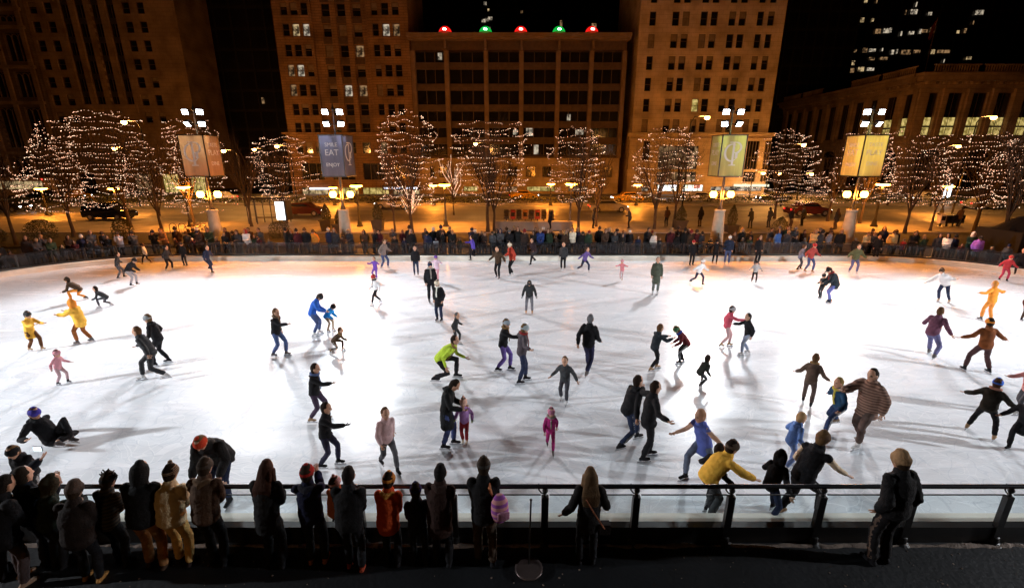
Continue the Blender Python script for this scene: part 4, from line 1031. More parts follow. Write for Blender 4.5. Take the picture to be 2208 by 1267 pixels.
# ------------------------------------------------------------------ shrubs, planters, low wall
leafm = mat('shrub_leaf', (.045, .045, .018), rough=.8, var=.6, scale=6)
potm = mat('planter_dark', (.03, .025, .02), rough=.6, var=.3)
def shrub(px, pyb, Yd, w, h, label, cone=False, pot=0.0, name='shrub', seed=1):
    r = random.Random(seed); p = on(px, pyb, Yd); T = empty(name, (p.x, Yd, .1)); tag(T, label, 'shrub' if not pot else 'planter')
    if pot:
        bm = bmesh.new(); pw = .46
        vs = [[bm.verts.new((sx*a, sy*a, z)) for sx, sy in ((-1, -1), (1, -1), (1, 1), (-1, 1))] for a, z in ((pw*.78, 0), (pw, pot), (pw+.06, pot+.01), (pw+.06, pot+.1), (pw-.05, pot+.1), (pw-.08, pot))]
        for a, b in zip(vs, vs[1:]):
            for k in range(4): bm.faces.new((a[k], a[(k+1) % 4], b[(k+1) % 4], b[k]))
        bm.faces.new(vs[-1]); obj('pot', bm, potm, T)
    bm = bmesh.new(); tube(bm, [(0, 0, pot), (0.02, 0, pot+h*.5)], [.05, .03], 6); obj('stem', bm, bark, T)
    bm = bmesh.new()
    for i in range(1500):
        u = r.random(); a = r.uniform(0, 6.28); k = r.random()**.35
        if cone: R_ = w*(.12+.95*math.sin(math.pi*min(1, (u+.12)*.9))**.8)*(1-u*.55); z = u*h
        else: z = u*h; R_ = w*math.sqrt(max(.02, 1-((u-.42)/.6)**2))
        R_ *= k*(1+.16*noise.noise(Vector((math.cos(a)*2, math.sin(a)*2, z*2+seed))))
        c = Vector((R_*math.cos(a), R_*math.sin(a), pot+.05+z)); s = r.uniform(.03, .06)
        e1 = Vector((r.uniform(-1, 1), r.uniform(-1, 1), r.uniform(-1, 1))).normalized()*s; e2 = e1.orthogonal().normalized()*s*.7
        quad(bm, [c-e1, c-e2, c+e1, c+e2])
    me = bpy.data.meshes.new('foliage'); bm.to_mesh(me); bm.free(); link('foliage', me, T, (leafm,))
for a in ((95, 520, 34.5, .95, 1.5, 'round dark bush left of the second tree', False, 0, 'shrub', 1), (270, 520, 34.5, .7, 1.6, 'dark bush right of the leftmost trees', False, 0, 'shrub', 2),
          (605, 516, 35.5, .85, 1.25, 'round brown bush in front of the bus shelter', False, 0, 'shrub', 3), (1680, 510, 36, .95, 1.55, 'broad cone shaped bush between the two right masts', True, 0, 'shrub', 4),
          (-15, 530, 33, .9, 1.2, 'dark bush cut off by the left edge', False, 0, 'shrub', 5),
          (708, 508, 38.6, .48, 1.35, 'tall planter with a pointed shrub left of the SMILE EAT ENJOY mast', True, .95, 'shrub_planter', 6), (735, 512, 37.9, .42, 1.2, 'planter with a shrub partly behind the SMILE EAT ENJOY mast', True, .7, 'shrub_planter', 7),
          (817, 506, 38.8, .52, 1.4, 'tall planter with a pointed shrub right of the SMILE EAT ENJOY mast', True, .95, 'shrub_planter', 8),
          (1465, 503, 39.4, .55, 1.3, 'square planter with a loose shrub below the shop windows', True, .8, 'shrub_planter', 9), (1574, 512, 37.9, .5, 1.7, 'planter with a tall shrub right of the olive banner mast', True, .6, 'shrub_planter', 10)):
    shrub(*a)
def hedge(x0, x1, Yc, w, h, seed):
    r = random.Random(seed); bm = bmesh.new(); n = int((x1-x0)*90)
    for i in range(n):
        x = r.uniform(x0, x1); z = .26+h*(.5+.5*noise.noise(Vector((x*.22, 0, 3))))*r.random()**.6+.05; y = Yc+r.uniform(-w, w)
        s = r.uniform(.05, .11); e1 = Vector((r.uniform(-1, 1), r.uniform(-1, 1), r.uniform(-1, 1))).normalized()*s; e2 = e1.orthogonal().normalized()*s
        c = Vector((x, y, z)); quad(bm, [c-e1, c-e2, c+e1, c+e2])
    me = bpy.data.meshes.new('median_planting'); bm.to_mesh(me); bm.free()
    tag(link('median_planting', me, None, (leafm,)), 'low dark winter planting along the middle of the avenue', 'shrubbery', kind='stuff')
hedge(-75, 80, 63, 1.3, 1.5, 5)
p = on(1065, 500, 38.8); q = on(1232, 500, 38.8); zt_ = on(1100, 480, 38.8).z
bm = bmesh.new(); box(bm, p.x, q.x, 0, .35, 0, zt_-.1); box(bm, p.x-.06, q.x+.06, -.06, .41, zt_-.098, zt_); w_ = obj('low_wall', bm, walk); w_.location = (0, 38.8, .1)
tag(w_, 'long low pale wall behind the crowd, under the egg shaped lights', 'wall')
# black tent at right edge
p = on(2215, 530, 29.8); T = empty('black_tent', (p.x, 29.9, .05)); tag(T, 'black canvas tent roof at the right edge behind the rail', 'tent')
bm = bmesh.new(); g = 10; G = [[bm.verts.new((x*.42-2.1, y*.3-1.5, 1.55+1.0*math.cos(min(1, math.hypot((x-5)/5, (y-5)/5))*math.pi/2)+.05*math.sin(x*3))) for x in range(g+1)] for y in range(g+1)]
for j in range(g):
    for i in range(g): bm.faces.new((G[j][i], G[j][i+1], G[j+1][i+1], G[j+1][i]))
box(bm, -2.1, 2.1, -1.5, -1.46, .0, 1.55); box(bm, -2.1, -2.06, -1.45, 1.5, 0, 1.55); obj('canvas', bm, mat('tent_canvas', (.012, .01, .01), rough=.7), T, False)
bm = bmesh.new()
for sx in (-2.0, 2.0):
    for sy in (-1.4, 1.4): tube(bm, [(sx, sy, 0), (sx, sy, 1.6)], .03, 6)
obj('tent_frame', bm, dark_iron, T)
# bus shelter with lit advertising panel
p = on(590, 492, 43.2); T = empty('bus_shelter', (p.x, 43.2, .2)); tag(T, 'dark framed bus shelter with a lit white advertising panel at its right end', 'bus shelter')
bm = bmesh.new()
for x in (-1.9, -1.1, .3, 1.4): tube(bm, [(x, -.6, 0), (x, -.6, 2.3)], .045, 6); tube(bm, [(x, .7, 0), (x, .7, 2.3)], .045, 6)
tube(bm, [(-1.9, .7, .5), (1.4, .7, .5)], .03, 5); obj('frame', bm, dark_iron, T)
bm = bmesh.new(); box(bm, -2.3, 1.9, -.9, 1.0, 2.3, 2.46); obj('roof', bm, dark_iron, T)
bm = bmesh.new(); box(bm, 1.62, 1.74, -.6, .5, .35, 2.1); obj('panel_case', bm, dark_iron, T)
bm = bmesh.new(); box(bm, .78, 1.56, -.66, -.60, .4, 2.05); obj('ad_panel', bm, emit('ad_panel_light', (.85, .95, 1), 3.0), T)
bm = bmesh.new(); box(bm, -1.6, .1, .25, .6, .45, .5); obj('bench', bm, mat('bench_wood', (.1, .06, .03)), T)
p = on(2046, 440, 64.0); T = empty('lit_kiosk', (p.x, 64.7, .2)); tag(T, 'small lit white advertising panel far right beyond the avenue', 'advertising panel')
bm = bmesh.new(); box(bm, -.65, .65, 0, .2, .3, 2.6); obj('case', bm, dark_iron, T)
bm = bmesh.new(); box(bm, -.5, .5, -.03, -.004, .6, 2.4); obj('ad_panel', bm, emit('ad_panel_light', (.85, .95, 1), 3.0), T)
# newspaper boxes
def news_box(x, Yd, m, label, grp, h=1.15):
    T = empty('newspaper_box', (x, Yd, .2)); tag(T, label, 'newspaper box', grp)
    bm = bmesh.new(); box(bm, -.24, .24, -.2, .2, .3, h-.15); bmesh.ops.bevel(bm, geom=bm.edges[:], offset=.02, segments=1)
    quad(bm, [(-.24, -.2, h-.148), (.24, -.2, h-.148), (.22, .2, h), (-.22, .2, h)]); obj('case', bm, m, T)
    bm = bmesh.new(); box(bm, -.18, .18, -.215, -.203, .55, .93); obj('door', bm, glass_dark, T)
    bm = bmesh.new(); box(bm, -.05, .05, -.05, .05, .03, .3); box(bm, -.2, .2, -.18, .18, 0, .03); obj('stand', bm, dark_iron, T)
mblack = mat('box_black', (.015, .012, .012), rough=.4); mred = mat('box_red', (.14, .01, .01), rough=.4); morn = mat('box_orange', (.16, .07, .02), rough=.4)
for i, (dx, m, c) in enumerate(((0, mblack, 'black'), (.62, mred, 'red'), (1.2, mblack, 'black'), (1.8, morn, 'orange'), (2.4, mblack, 'black'), (3.0, mred, 'red'), (3.6, mblack, 'black'), (4.3, mblack, 'black'))):
    news_box(on(1092, 478, 44.2).x+dx, 44.2, m, '%s newspaper box, %s from the left in the row beyond the low wall' % (c, ordinal(i+1)), 'row of newspaper boxes by the street')
for i in range(4): news_box(on(2026, 488, 41.2).x+i*.56, 41.2, mblack if i else mat('box_white', (.6, .5, .4)), '%s newspaper box, %s from the left beside the trees at the right' % ('black' if i else 'pale', ordinal(i+1)), 'newspaper boxes at the right')
# bicycle racks and bicycles
def bike_rack(px, Yd, label):
    p = on(px, 500, Yd); bm = bmesh.new(); pts = [(-.3, 0, 0)]+[(.3*-math.cos(t), 0, .55+.3*math.sin(t)) for t in [i*math.pi/10 for i in range(11)]]+[(.3, 0, 0)]
    tube(bm, pts, .025, 6); o = obj('bike_rack', bm, dark_iron); o.location = (p.x, Yd, .14); tag(o, label, 'bike rack', 'hoop bike racks')
bike_rack(375, 37.4, 'left hoop bike rack near the leftmost mast'); bike_rack(395, 37.4, 'right hoop bike rack near the leftmost mast')
def bicycle(px, Yd, rz, label):
    p = on(px, 505, Yd); T = empty('bicycle', (p.x, Yd, .14), rz); tag(T, label, 'bicycle')
    for x in (-.5, .5):
        bm = bmesh.new(); tube(bm, [(x+.33*math.cos(a), 0, .35+.33*math.sin(a)) for a in [i*math.pi/9 for i in range(19)]], .018, 5)
        for i in range(8): tube(bm, [(x, 0, .35), (x+.33*math.cos(i*math.pi/4), 0, .35+.33*math.sin(i*math.pi/4))], .004, 3)
        obj('wheel', bm, dark_iron, T)
    bm = bmesh.new()
    for a, b in (((-.5, .35), (-.08, .33)), ((-.08, .33), (-.2, .85)), ((-.5, .35), (-.18, .75)), ((-.17, .76), (.36, .80)), ((-.08, .33), (.38, .72)), ((.5, .35), (.34, .95))): tube(bm, [(a[0], 0, a[1]), (b[0], 0, b[1])], .018, 5)
    obj('frame', bm, mat('bike_frame', (.3, .15, .05)), T)
    bm = bmesh.new(); tube(bm, [(.36, -.25, 1.0), (.33, 0, .97), (.36, .25, 1.0)], .014, 5); obj('handlebar', bm, dark_iron, T)
    bm = bmesh.new(); loft(bm, [(-.3, 0, .9), (-.08, 0, .9)], [(.02, .07), (.02, .03)], ref=(0, 0, 1), n=8); obj('saddle', bm, dark_iron, T)
bicycle(424, 37.0, .4, 'bicycle leaning by the crowd left of the leftmost mast'); bicycle(440, 37.5, -.3, 'second bicycle, closest to the leftmost mast')

# ------------------------------------------------------------------ vehicles
def car(x, Yd, m, label, rz=0.0, lights=True, van=False):
    T = empty('car', (x, Yd, .075), rz); tag(T, label, 'car', 'cars on the avenue')
    h = 1.42 if not van else 1.75
    prof = [(-2.15, .28), (-2.22, .62), (-2.1, .86), (-1.5, .93), (-.95, h-.02), (.55, h), (1.05, .98), (1.9, .84), (2.2, .62), (2.18, .28)] if not van else [(-2.2, .3), (-2.25, .9), (-2.1, h-.1), (.6, h), (1.3, 1.05), (2.0, .92), (2.25, .65), (2.2, .3)]
    bm = bmesh.new(); rings = []
    for y, k in ((-.86, .93), (-.80, 1), (.80, 1), (.86, .93)):
        rings.append([bm.verts.new((px_*(.985 if abs(y) > .82 else 1), y*(1-.16*max(0, (pz-.9)/.5)), .28+(pz-.28)*k)) for px_, pz in prof])
    for a, b in zip(rings, rings[1:]):
        for i in range(len(prof)): bm.faces.new((a[i], a[(i+1) % len(prof)], b[(i+1) % len(prof)], b[i]))
    bm.faces.new(rings[0]); bm.faces.new(rings[-1]); bmesh.ops.bevel(bm, geom=bm.edges[:], offset=.03, segments=1, clamp_overlap=True); obj('body', bm, m, T, False)
    bm = bmesh.new()
    for s in (-1, 1):
        yy = s*.80
        quad(bm, [(-1.35, yy, .97), (-.9, s*.755, h-.12), (.48, s*.755, h-.10), (.92, yy, .99)]) if not van else quad(bm, [(-2.0, yy, 1.05), (-1.9, s*.75, h-.2), (.55, s*.75, h-.12), (1.15, yy, 1.08)])
    for v in list(bm.verts): v.co.y += .012*(1 if v.co.y > 0 else -1)
    obj('side_window', bm, glass_dark, T)
    for x_ in (-1.35, 1.4):
        for s in (-1, 1):
            bm = bmesh.new(); tube(bm, [(0, -.11, 0), (0, .11, 0)], .33, 16); w_ = obj('wheel', bm, mat('tyre', (.012, .012, .012), rough=.8), T); w_.location = (x_, s*.78, .33)
            bm = bmesh.new(); tube(bm, [(0, -.12, 0), (0, .12, 0)], .19, 12); obj('rim', bm, mat('rim', (.4, .4, .42), rough=.3, metal=.8), w_)
    if lights:
        for s in (-1, 1):
            bm = bmesh.new(); ball(bm, (2.17, s*.62, .64), .11, 0, 1, (.6, 1.3, .8)); obj('headlight', bm, emit('headlight', (.9, .95, 1), 14, False), T)
            bm = bmesh.new(); ball(bm, (-2.2, s*.66, .72), .10, 0, 1, (.5, 1.4, .9)); obj('tail_light', bm, emit('tail_light', (1, .02, .015), 3.5, False), T)
cb, cs, cr, cw = mat('car_black', (.01, .01, .012), rough=.2), mat('car_silver', (.35, .33, .3), rough=.25, metal=.4), mat('car_red', (.07, .012, .01), rough=.25), mat('car_white', (.6, .56, .5), rough=.3)
ct = mat('taxi_yellow', (.6, .32, .03), rough=.3)
def cx(px, Yd): return on(px, 460, Yd).x
for a in ((cx(237, 47), 47, cb, 'black car near the kerb under the second lit tree', .0, True, True), (cx(850, 57.5), 57.5, cs, 'silver car passing behind the tallest string lights', math.pi),
          (cx(655, 50), 50.2, cr, 'dark red car beside the bus shelter', 0.0), (cx(1500, 66.5), 66.5, cw, 'pale car in the far lane below the bright shop windows', math.pi),
          (cx(1310, 53.8), 53.8, cs, 'silver car right of the newspaper boxes', 0.0), (cx(1740, 50.3), 50.3, cr, 'dark red car with bright tail lights between the two right masts', 0.0),
          (cx(1662, 66.5), 66.5, cb, 'black car in the far lane behind the bell shaped lights', math.pi), (cx(2115, 57.5), 57.5, cs, 'silver car behind the newspaper boxes at the right', 0.0),
          (cx(110, 70), 70, cb, 'black car with headlights on, leftmost in the far lane', 0.0), (cx(170, 70), 70, ct, 'yellow taxi second from the left in the far lane', 0.0),
          (cx(20, 54), 54, cb, 'black car cut off by the left edge on the avenue', 0.0), (cx(1130, 70), 70, ct, 'yellow taxi by the glass block entrance', 0.0),
          (cx(1985, 66), 66, cw, 'pale car in the far lane at the right', math.pi), (cx(480, 66.5), 66.5, cw, 'pale car in the far lane behind the leftmost mast', math.pi), (cx(1350, 66.5), 66.5, ct, 'yellow taxi in the far lane near the black gap', math.pi)):
    car(*a)
p = on(88, 440, 76.5); T = empty('bus', (p.x, 72.6, .08)); tag(T, 'city bus with warm lit windows and red lights at the far left', 'bus')
bm = bmesh.new(); box(bm, -5.5, 5.5, 0, 2.5, .4, 3.1); bmesh.ops.bevel(bm, geom=bm.edges[:], offset=.12, segments=2); obj('body', bm, mat('bus_body', (.4, .3, .25)), T)
for k in range(7):
    bm = bmesh.new(); box(bm, -5.1+k*1.48, -3.75+k*1.48, -.02, .01, 1.4, 2.6); obj('window', bm, LIT[0], T)
for x_ in (-3.6, 3.4):
    bm = bmesh.new(); tube(bm, [(x_, -.03, .5), (x_, .3, .5)], .48, 16); obj('wheel', bm, MC['tyre'], T)
for x_ in (-5.3, 5.3):
    bm = bmesh.new(); ball(bm, (x_, -.03, 2.9), .12); ball(bm, (x_, -.03, .8), .12); obj('light', bm, MC['tail_light'], T)
# snow shovel leaning near the rail
T = empty('snow_shovel', (at(1140, 1228, .06).x, at(1140, 1228, .06).y, .06)); tag(T, 'snow shovel standing upright against the railing, its round scoop on the ground', 'shovel')
tp = on(1145, 1075, 5.72); o_ = Vector((tp.x-T.location.x, tp.y-T.location.y, tp.z-.06))
bm = bmesh.new(); tube(bm, [(0, 0, .12), o_*.98], .014, 6); tube(bm, [o_*.98+Vector((-.0, 0, 0)), o_], .02, 6); obj('handle', bm, mat('shovel_handle', (.02, .018, .016), rough=.4), T, True)
bm = bmesh.new(); lathe(bm, (0, 0, 0), [(.19, 0), (.21, .02), (.215, .05), (.17, .035), (.05, .03)], 20); obj('scoop', bm, mat('shovel_scoop', (.12, .09, .085), rough=.35, metal=.5), T, True)

# ridge of old snow and salt along the foot of the near railing
bm = bmesh.new(); n_ = 260; prev = None
for i in range(n_+1):
    x = -9+18.5*i/n_; k = .55+.9*noise.noise(Vector((x*1.7, 3, 0)))+.5*noise.noise(Vector((x*9, 1, 0))); k = max(.05, k*.7); yc = 5.93+.03*noise.noise(Vector((x*3, 7, 0)))
    r_ = [bm.verts.new((x, yc+dy*k, .062+dz*k)) for dy, dz in ((-.10, -.01), (-.05, .028), (0, .045), (.06, .03), (.10, -.01))]
    if prev:
        for a in range(4): bm.faces.new((prev[a], prev[a+1], r_[a+1], r_[a]))
    prev = r_
o_ = obj('snow_ridge', bm, mat('old_snow', (.20, .15, .12), rough=.9, var=.35, scale=9, bump=1, bscale=40)); struct(o_); o_.name = 'snow'
bm = bmesh.new(); rs_ = random.Random(4)
for i in range(90):
    x = rs_.uniform(-6.5, 8.2); y = rs_.uniform(5.15, 5.9); ball(bm, (x, y, .063), rs_.uniform(.006, .018), 0, 1, (1, 1, .5))
tag(obj('snow_crumbs', bm, MC['old_snow']), 'crumbs of snow and salt scattered on the dark paving', 'snow', kind='stuff')
# ------------------------------------------------------------------ people
SKIN = mat('skin', (.50, .28, .18), rough=.55, var=.1, scale=6)
SKIN_D = mat('skin_dark', (.16, .08, .05), rough=.55, var=.1, scale=6)
EYE = mat('eye_dark', (.03, .02, .015), rough=.3); LIP = mat('lips', (.38, .13, .10), rough=.5)
STEEL = mat('skate_blade', (.5, .5, .52), rough=.25, metal=.9)
BAKE = []      # (object, voxel, smooth, post)
def later(name, bm, mats, parent, vox, smooth=3, post=None):
    me = bpy.data.meshes.new(name); bmesh.ops.recalc_face_normals(bm, faces=bm.faces); bm.to_mesh(me); bm.free()
    o = link(name, me, parent, mats)
    m = o.modifiers.new('r', 'REMESH'); m.mode = 'VOXEL'; m.voxel_size = vox; m.use_smooth_shade = True
    if smooth: s = o.modifiers.new('s', 'SMOOTH'); s.factor = .5; s.iterations = smooth
    BAKE.append((o, vox, smooth, post)); return o
def bake_all():
    bpy.context.view_layer.update(); dg = bpy.context.evaluated_depsgraph_get(); out = []
    for o, vox, sm, post in BAKE:
        me = bpy.data.meshes.new_from_object(o.evaluated_get(dg)); out.append(me)
    for (o, vox, sm, post), me in zip(BAKE, out):
        old = o.data; mats = list(old.materials); o.modifiers.clear(); o.data = me; me.name = o.name
        me.materials.clear()
        for m in mats: me.materials.append(m)
        bpy.data.meshes.remove(old)
        me.polygons.foreach_set('material_index', [0]*len(me.polygons))
        if post: post(me)
        me.shade_smooth()
    BAKE.clear()
def ik(a, b, l1, l2, pole):
    d = b-a; L = d.length
    if L > (l1+l2)*.995: b = a + d*((l1+l2)*.995/L); d = b-a; L = d.length
    L = max(L, abs(l1-l2)+.02)
    u = d.normalized(); x = (l1*l1-l2*l2+L*L)/(2*L); h = math.sqrt(max(1e-6, l1*l1-x*x))
    p = pole - u*pole.dot(u); p = p.normalized() if p.length > 1e-4 else u.orthogonal().normalized()
    return a+u*x+p*h, b
# pose: lean forward, lean right, twist, head pitch, head yaw, feet L/R (x,y,z), hands L/R relative to shoulders (x out, y forward, z)
def P(lean=0, side=0, tw=0, hp=0, hy=0, fl=(-.11, 0, 0), fr=(.11, 0, 0), hl=(.06, .05, -.52), hr=(.06, .05, -.52), sq=0.0, sit=None):
    return dict(lean=lean, side=side, tw=tw, hp=hp, hy=hy, fl=fl, fr=fr, hl=hl, hr=hr, sq=sq, sit=sit)
POSE = {
 'stand': P(), 'pocket': P(lean=3, hl=(.03, .02, -.50), hr=(.03, .02, -.50), hp=8),
 'rail': P(lean=12, hl=(-.10, .27, -.32), hr=(-.10, .27, -.32), hp=14, fl=(-.12, .0, 0), fr=(.13, -.08, 0)),
 'rail_fold': P(lean=13, hl=(-.16, .25, -.30), hr=(-.14, .26, -.29), hp=10, fl=(-.1, .02, 0), fr=(.12, -.05, 0)),
 'camera': P(lean=4, hl=(-.11, .27, .08), hr=(-.11, .27, .08), hp=2),
 'phone_up': P(lean=4, hl=(-.0, .36, .25), hr=(-.04, .3, -.05), hp=-4),
 'walk': P(lean=4, fl=(-.09, .30, 0), fr=(.09, -.32, .04), hl=(.08, -.18, -.48), hr=(.08, .22, -.44)),
 'strideL': P(lean=20, fl=(-.05, .20, 0), fr=(.30, -.52, .10), hl=(.22, .28, -.34), hr=(.34, -.28, -.36), sq=.05, hp=-6),
 'strideR': P(lean=20, fl=(-.30, -.52, .10), fr=(.05, .20, 0), hl=(.34, -.28, -.36), hr=(.22, .28, -.34), sq=.05, hp=-6),
 'glide': P(lean=12, fl=(-.12, .14, 0), fr=(.14, -.16, 0), hl=(.30, .12, -.38), hr=(.30, .05, -.38), sq=.04),
 'wide': P(lean=8, fl=(-.32, .05, 0), fr=(.30, -.05, 0), hl=(.42, .08, -.30), hr=(.42, .08, -.30), sq=.02),
 'arms_out': P(lean=6, fl=(-.10, .12, 0), fr=(.12, -.12, 0), hl=(.50, .05, -.12), hr=(.50, .05, -.12)),
 'reach': P(lean=12, fl=(-.10, .16, 0), fr=(.10, -.22, .02), hl=(-.02, .50, -.16), hr=(.02, .48, -.12), sq=.03),
 'reach1': P(lean=8, fl=(-.10, .16, 0), fr=(.10, -.22, .02), hl=(.1, -.05, -.5), hr=(.02, .52, -.10), sq=.03),
 'bow': P(lean=38, hp=22, fl=(-.13, .12, 0), fr=(.13, -.05, 0), hl=(.02, .22, -.44), hr=(.02, .22, -.44), sq=.06),
 'crouch': P(lean=48, hp=-14, fl=(-.14, .2, 0), fr=(.18, -.34, .02), hl=(.05, .30, -.38), hr=(.2, -.1, -.4), sq=.26),
 'look_down': P(lean=14, hp=36, fl=(-.15, .02, 0), fr=(.15, 0, 0), hl=(.16, .08, -.47), hr=(.16, .08, -.47), sq=.03),
 'spin': P(lean=0, side=4, fl=(-.04, .0, 0), fr=(.1, .12, .16), hl=(.36, .25, -.05), hr=(.36, .25, -.05)),
 'lean_side': P(lean=22, side=24, fl=(-.30, -.1, 0), fr=(.05, .1, 0), hl=(.36, 0, -.2), hr=(.3, .2, -.3), sq=.08),
 'hug': P(lean=24, hp=30, fl=(-.14, .05, 0), fr=(.14, -.1, 0), hl=(-.06, .30, -.40), hr=(-.04, .32, -.38), sq=.05),
 'held': P(lean=4, fl=(-.07, .02, 0), fr=(.08, -.02, 0), hl=(.14, .1, -.36), hr=(.14, .1, -.36), sq=.03),
 'carried': P(lean=10, hp=-5, fl=(-.14, .12, .42), fr=(.16, .14, .38), hl=(-.05, .26, .04), hr=(.0, .26, .0), sq=0),
 'fallen': P(lean=-38, hp=20, fl=(-.12, .95, .02), fr=(.16, .98, .10), hl=(.18, -.22, -.38), hr=(.28, .30, -.12), sit=.14),
}
LODS = {0: (.0125, .016), 1: (.018, .022), 2: (.026, .032)}
def person(loc, rz, H=1.72, pose='stand', jacket=(.02, .02, .022), pants=(.02, .02, .025), head=('hair', (.03, .018, .01)), hair=(.03, .018, .01), lod=1,
           coat=0.0, skates=True, shoe=(.02, .018, .018), label=None, group=None, puffy=1.0, gloves=None, scarf=None, hood_down=None, wide=1.0, skin=None, jmat=None, cat='person', stripe=None, name='person', vest=None):
    p = dict(POSE[pose]) if isinstance(pose, str) else pose
    s = H/1.75; hs = (.5+.5*s)*1.12; vb, vc = LODS[lod]; vb *= min(1, .4+.6*s); vc *= min(1, .4+.6*s); skin = skin or SKIN
    hb = .05 if skates else 0.0
    X, Yv, Z = Vector((1, 0, 0)), Vector((0, 1, 0)), Vector((0, 0, 1))
    fl = Vector((p['fl'][0], p['fl'][1], p['fl'][2]))*s; fr = Vector((p['fr'][0], p['fr'][1], p['fr'][2]))*s
    al = fl+Z*(.085*s+hb); ar = fr+Z*(.085*s+hb)
    lth, lsh = .445*s, .425*s; LL_ = (lth+lsh)*.985
    hipx = .09*s*wide
    ln = R(p['lean']); sd = R(p['side'])
    d1 = Vector((math.sin(sd)*.6, math.sin(ln)*.8, 1)); d1 = Vector((math.sin(sd)*.7, math.sin(ln*.8), math.cos(ln*.8))).normalized()
    d2 = Vector((math.sin(sd), math.sin(ln*1.15), math.cos(ln*1.15))).normalized()
    pel = Vector((0, -.22*math.sin(ln)*s + (fl.y+fr.y)*.25, 0))
    if p['sit'] is not None: pel.z = p['sit']*s+.02
    else:
        zs = []
        for a, sx, f in ((al, -1, fl), (ar, 1, fr)):
            hx = pel.x+sx*hipx; h2 = (a.x-hx)**2+(a.y-pel.y)**2
            zs.append(a.z+math.sqrt(max(.01, LL_*LL_-h2)) + (0 if f.z < .05 else .3))
        pel.z = min(zs)-p['sq']*s
        if pose == 'carried': pel.z = .86*s*.95
    hipl, hipr = pel+Vector((-hipx, 0, 0)), pel+Vector((hipx, 0, 0))
    tw = R(p['tw']); right = Vector((math.cos(tw), math.sin(tw), -math.sin(sd)*.6)).normalized()
    waist = pel+d1*.15*s; chest = waist+(d1+d2).normalized()*.17*s; up = chest+d2*.15*s; nb = up+d2*.07*s
    fwd = d2.cross(right)*-1; fwd = (right.cross(d2))*-1 if False else d2.cross(right)
    fwd = fwd if fwd.y*math.cos(tw) >= 0 or p['sit'] is not None else -fwd
    shw = .172*s*wide; shl, shr = up-right*shw+d2*.01*s, up+right*shw+d2*.01*s
    ha = R(p['hp']); hy = R(p['hy'])
    hup = (d2*.35+Z*.75); hup = Vector((hup.x, hup.y, hup.z)).normalized()
    hf0 = Vector((-math.sin(hy+tw*-1), math.cos(hy), 0)) if False else Vector((math.sin(hy)*-1, math.cos(hy), 0))
    hup = (hup*math.cos(ha)+hf0*math.sin(ha)).normalized(); hf = (hf0-hup*hf0.dot(hup)).normalized(); hr_ = hf.cross(hup)
    hc = nb+hup*.155*hs+hf*.025*hs
    lua, lfa = .295*s, .255*s
    def hand(sh, h, sx):
        t = sh + right*(h[0]*sx*s) + Vector((-math.sin(tw)*h[1]*s, math.cos(tw)*h[1]*s, h[2]*s)); pole = Vector((sx*.32, -.7, -.65))
        return ik(sh, t, lua, lfa, pole)
    ell, wl = hand(shl, p['hl'], -1); elr, wr = hand(shr, p['hr'], 1)
    knl, al = ik(hipl, al, lth, lsh, Vector((-.12, 1, .2))); knr, ar = ik(hipr, ar, lth, lsh, Vector((.12, 1, .2)))
    # ---- body
    bm = bmesh.new()
    T_ = [pel-Z*.05*s, pel, waist, chest, up, nb]; 
    loft(bm, T_, [(.12*s*wide, .09*s), (.15*s*wide, .105*s), (.13*s*wide, .095*s), (.145*s*wide, .11*s), (.13*s*wide, .09*s), (.06*s, .06*s)], ref=right, n=12)
    loft(bm, [up, nb+hup*.02, nb+hup*.09*hs], [.065*hs, .056*hs, .054*hs], ref=hr_, n=10)
    loft(bm, [hc-hup*.10*hs+hf*.03*hs, hc-hup*.065*hs+hf*.02*hs, hc-hup*.02*hs+hf*.008*hs, hc+hup*.035*hs, hc+hup*.085*hs], [(.036*hs, .040*hs), (.058*hs, .068*hs), (.070*hs, .088*hs), (.077*hs, .098*hs), (.060*hs, .080*hs)], ref=hr_, n=14)
    loft(bm, [hc+hf*.088*hs+hup*.02*hs, hc+hf*.108*hs-hup*.022*hs], [.011*hs, .016*hs], ref=hr_, n=6)
    for sx in (-1, 1): loft(bm, [hc+hr_*sx*.076*hs-hup*.03*hs, hc+hr_*sx*.082*hs+hup*.02*hs], [(.01*hs, .018*hs), (.012*hs, .022*hs)], ref=hr_, n=6)
    hands = []
    for sh, el, w, sx in ((shl, ell, wl, -1), (shr, elr, wr, 1)):
        loft(bm, [sh, el, w], [.052*s, .042*s, .028*s], n=8)
        hd = (w-el).normalized(); palm = w+hd*.045*s; side_ = hd.cross(Z); side_ = side_.normalized() if side_.length > .2 else X.copy()
        nrm = hd.cross(side_).normalized()
        loft(bm, [w+hd*.01*s, w+hd*.075*s], [(.034*s, .018*s), (.042*s, .017*s)], ref=side_, n=8); hands.append((w, hd, side_, nrm, sx))
        if lod > 1: loft(bm, [w+hd*.08*s, w+hd*.15*s-nrm*.02*s], [(.038*s, .015*s), (.028*s, .012*s)], ref=side_, n=6)
    for hip, kn, an, f in ((hipl, knl, al, fl), (hipr, knr, ar, fr)):
        loft(bm, [hip, hip.lerp(kn, .5), kn, kn.lerp(an, .35), an], [.082*s, .072*s, .054*s, .054*s, .036*s], n=8)
        loft(bm, [an-Z*.045*s-Yv*.02*s, an-Z*.05*s+Yv*.10*s], [(.034*s, .03*s), (.036*s, .022*s)], n=8)
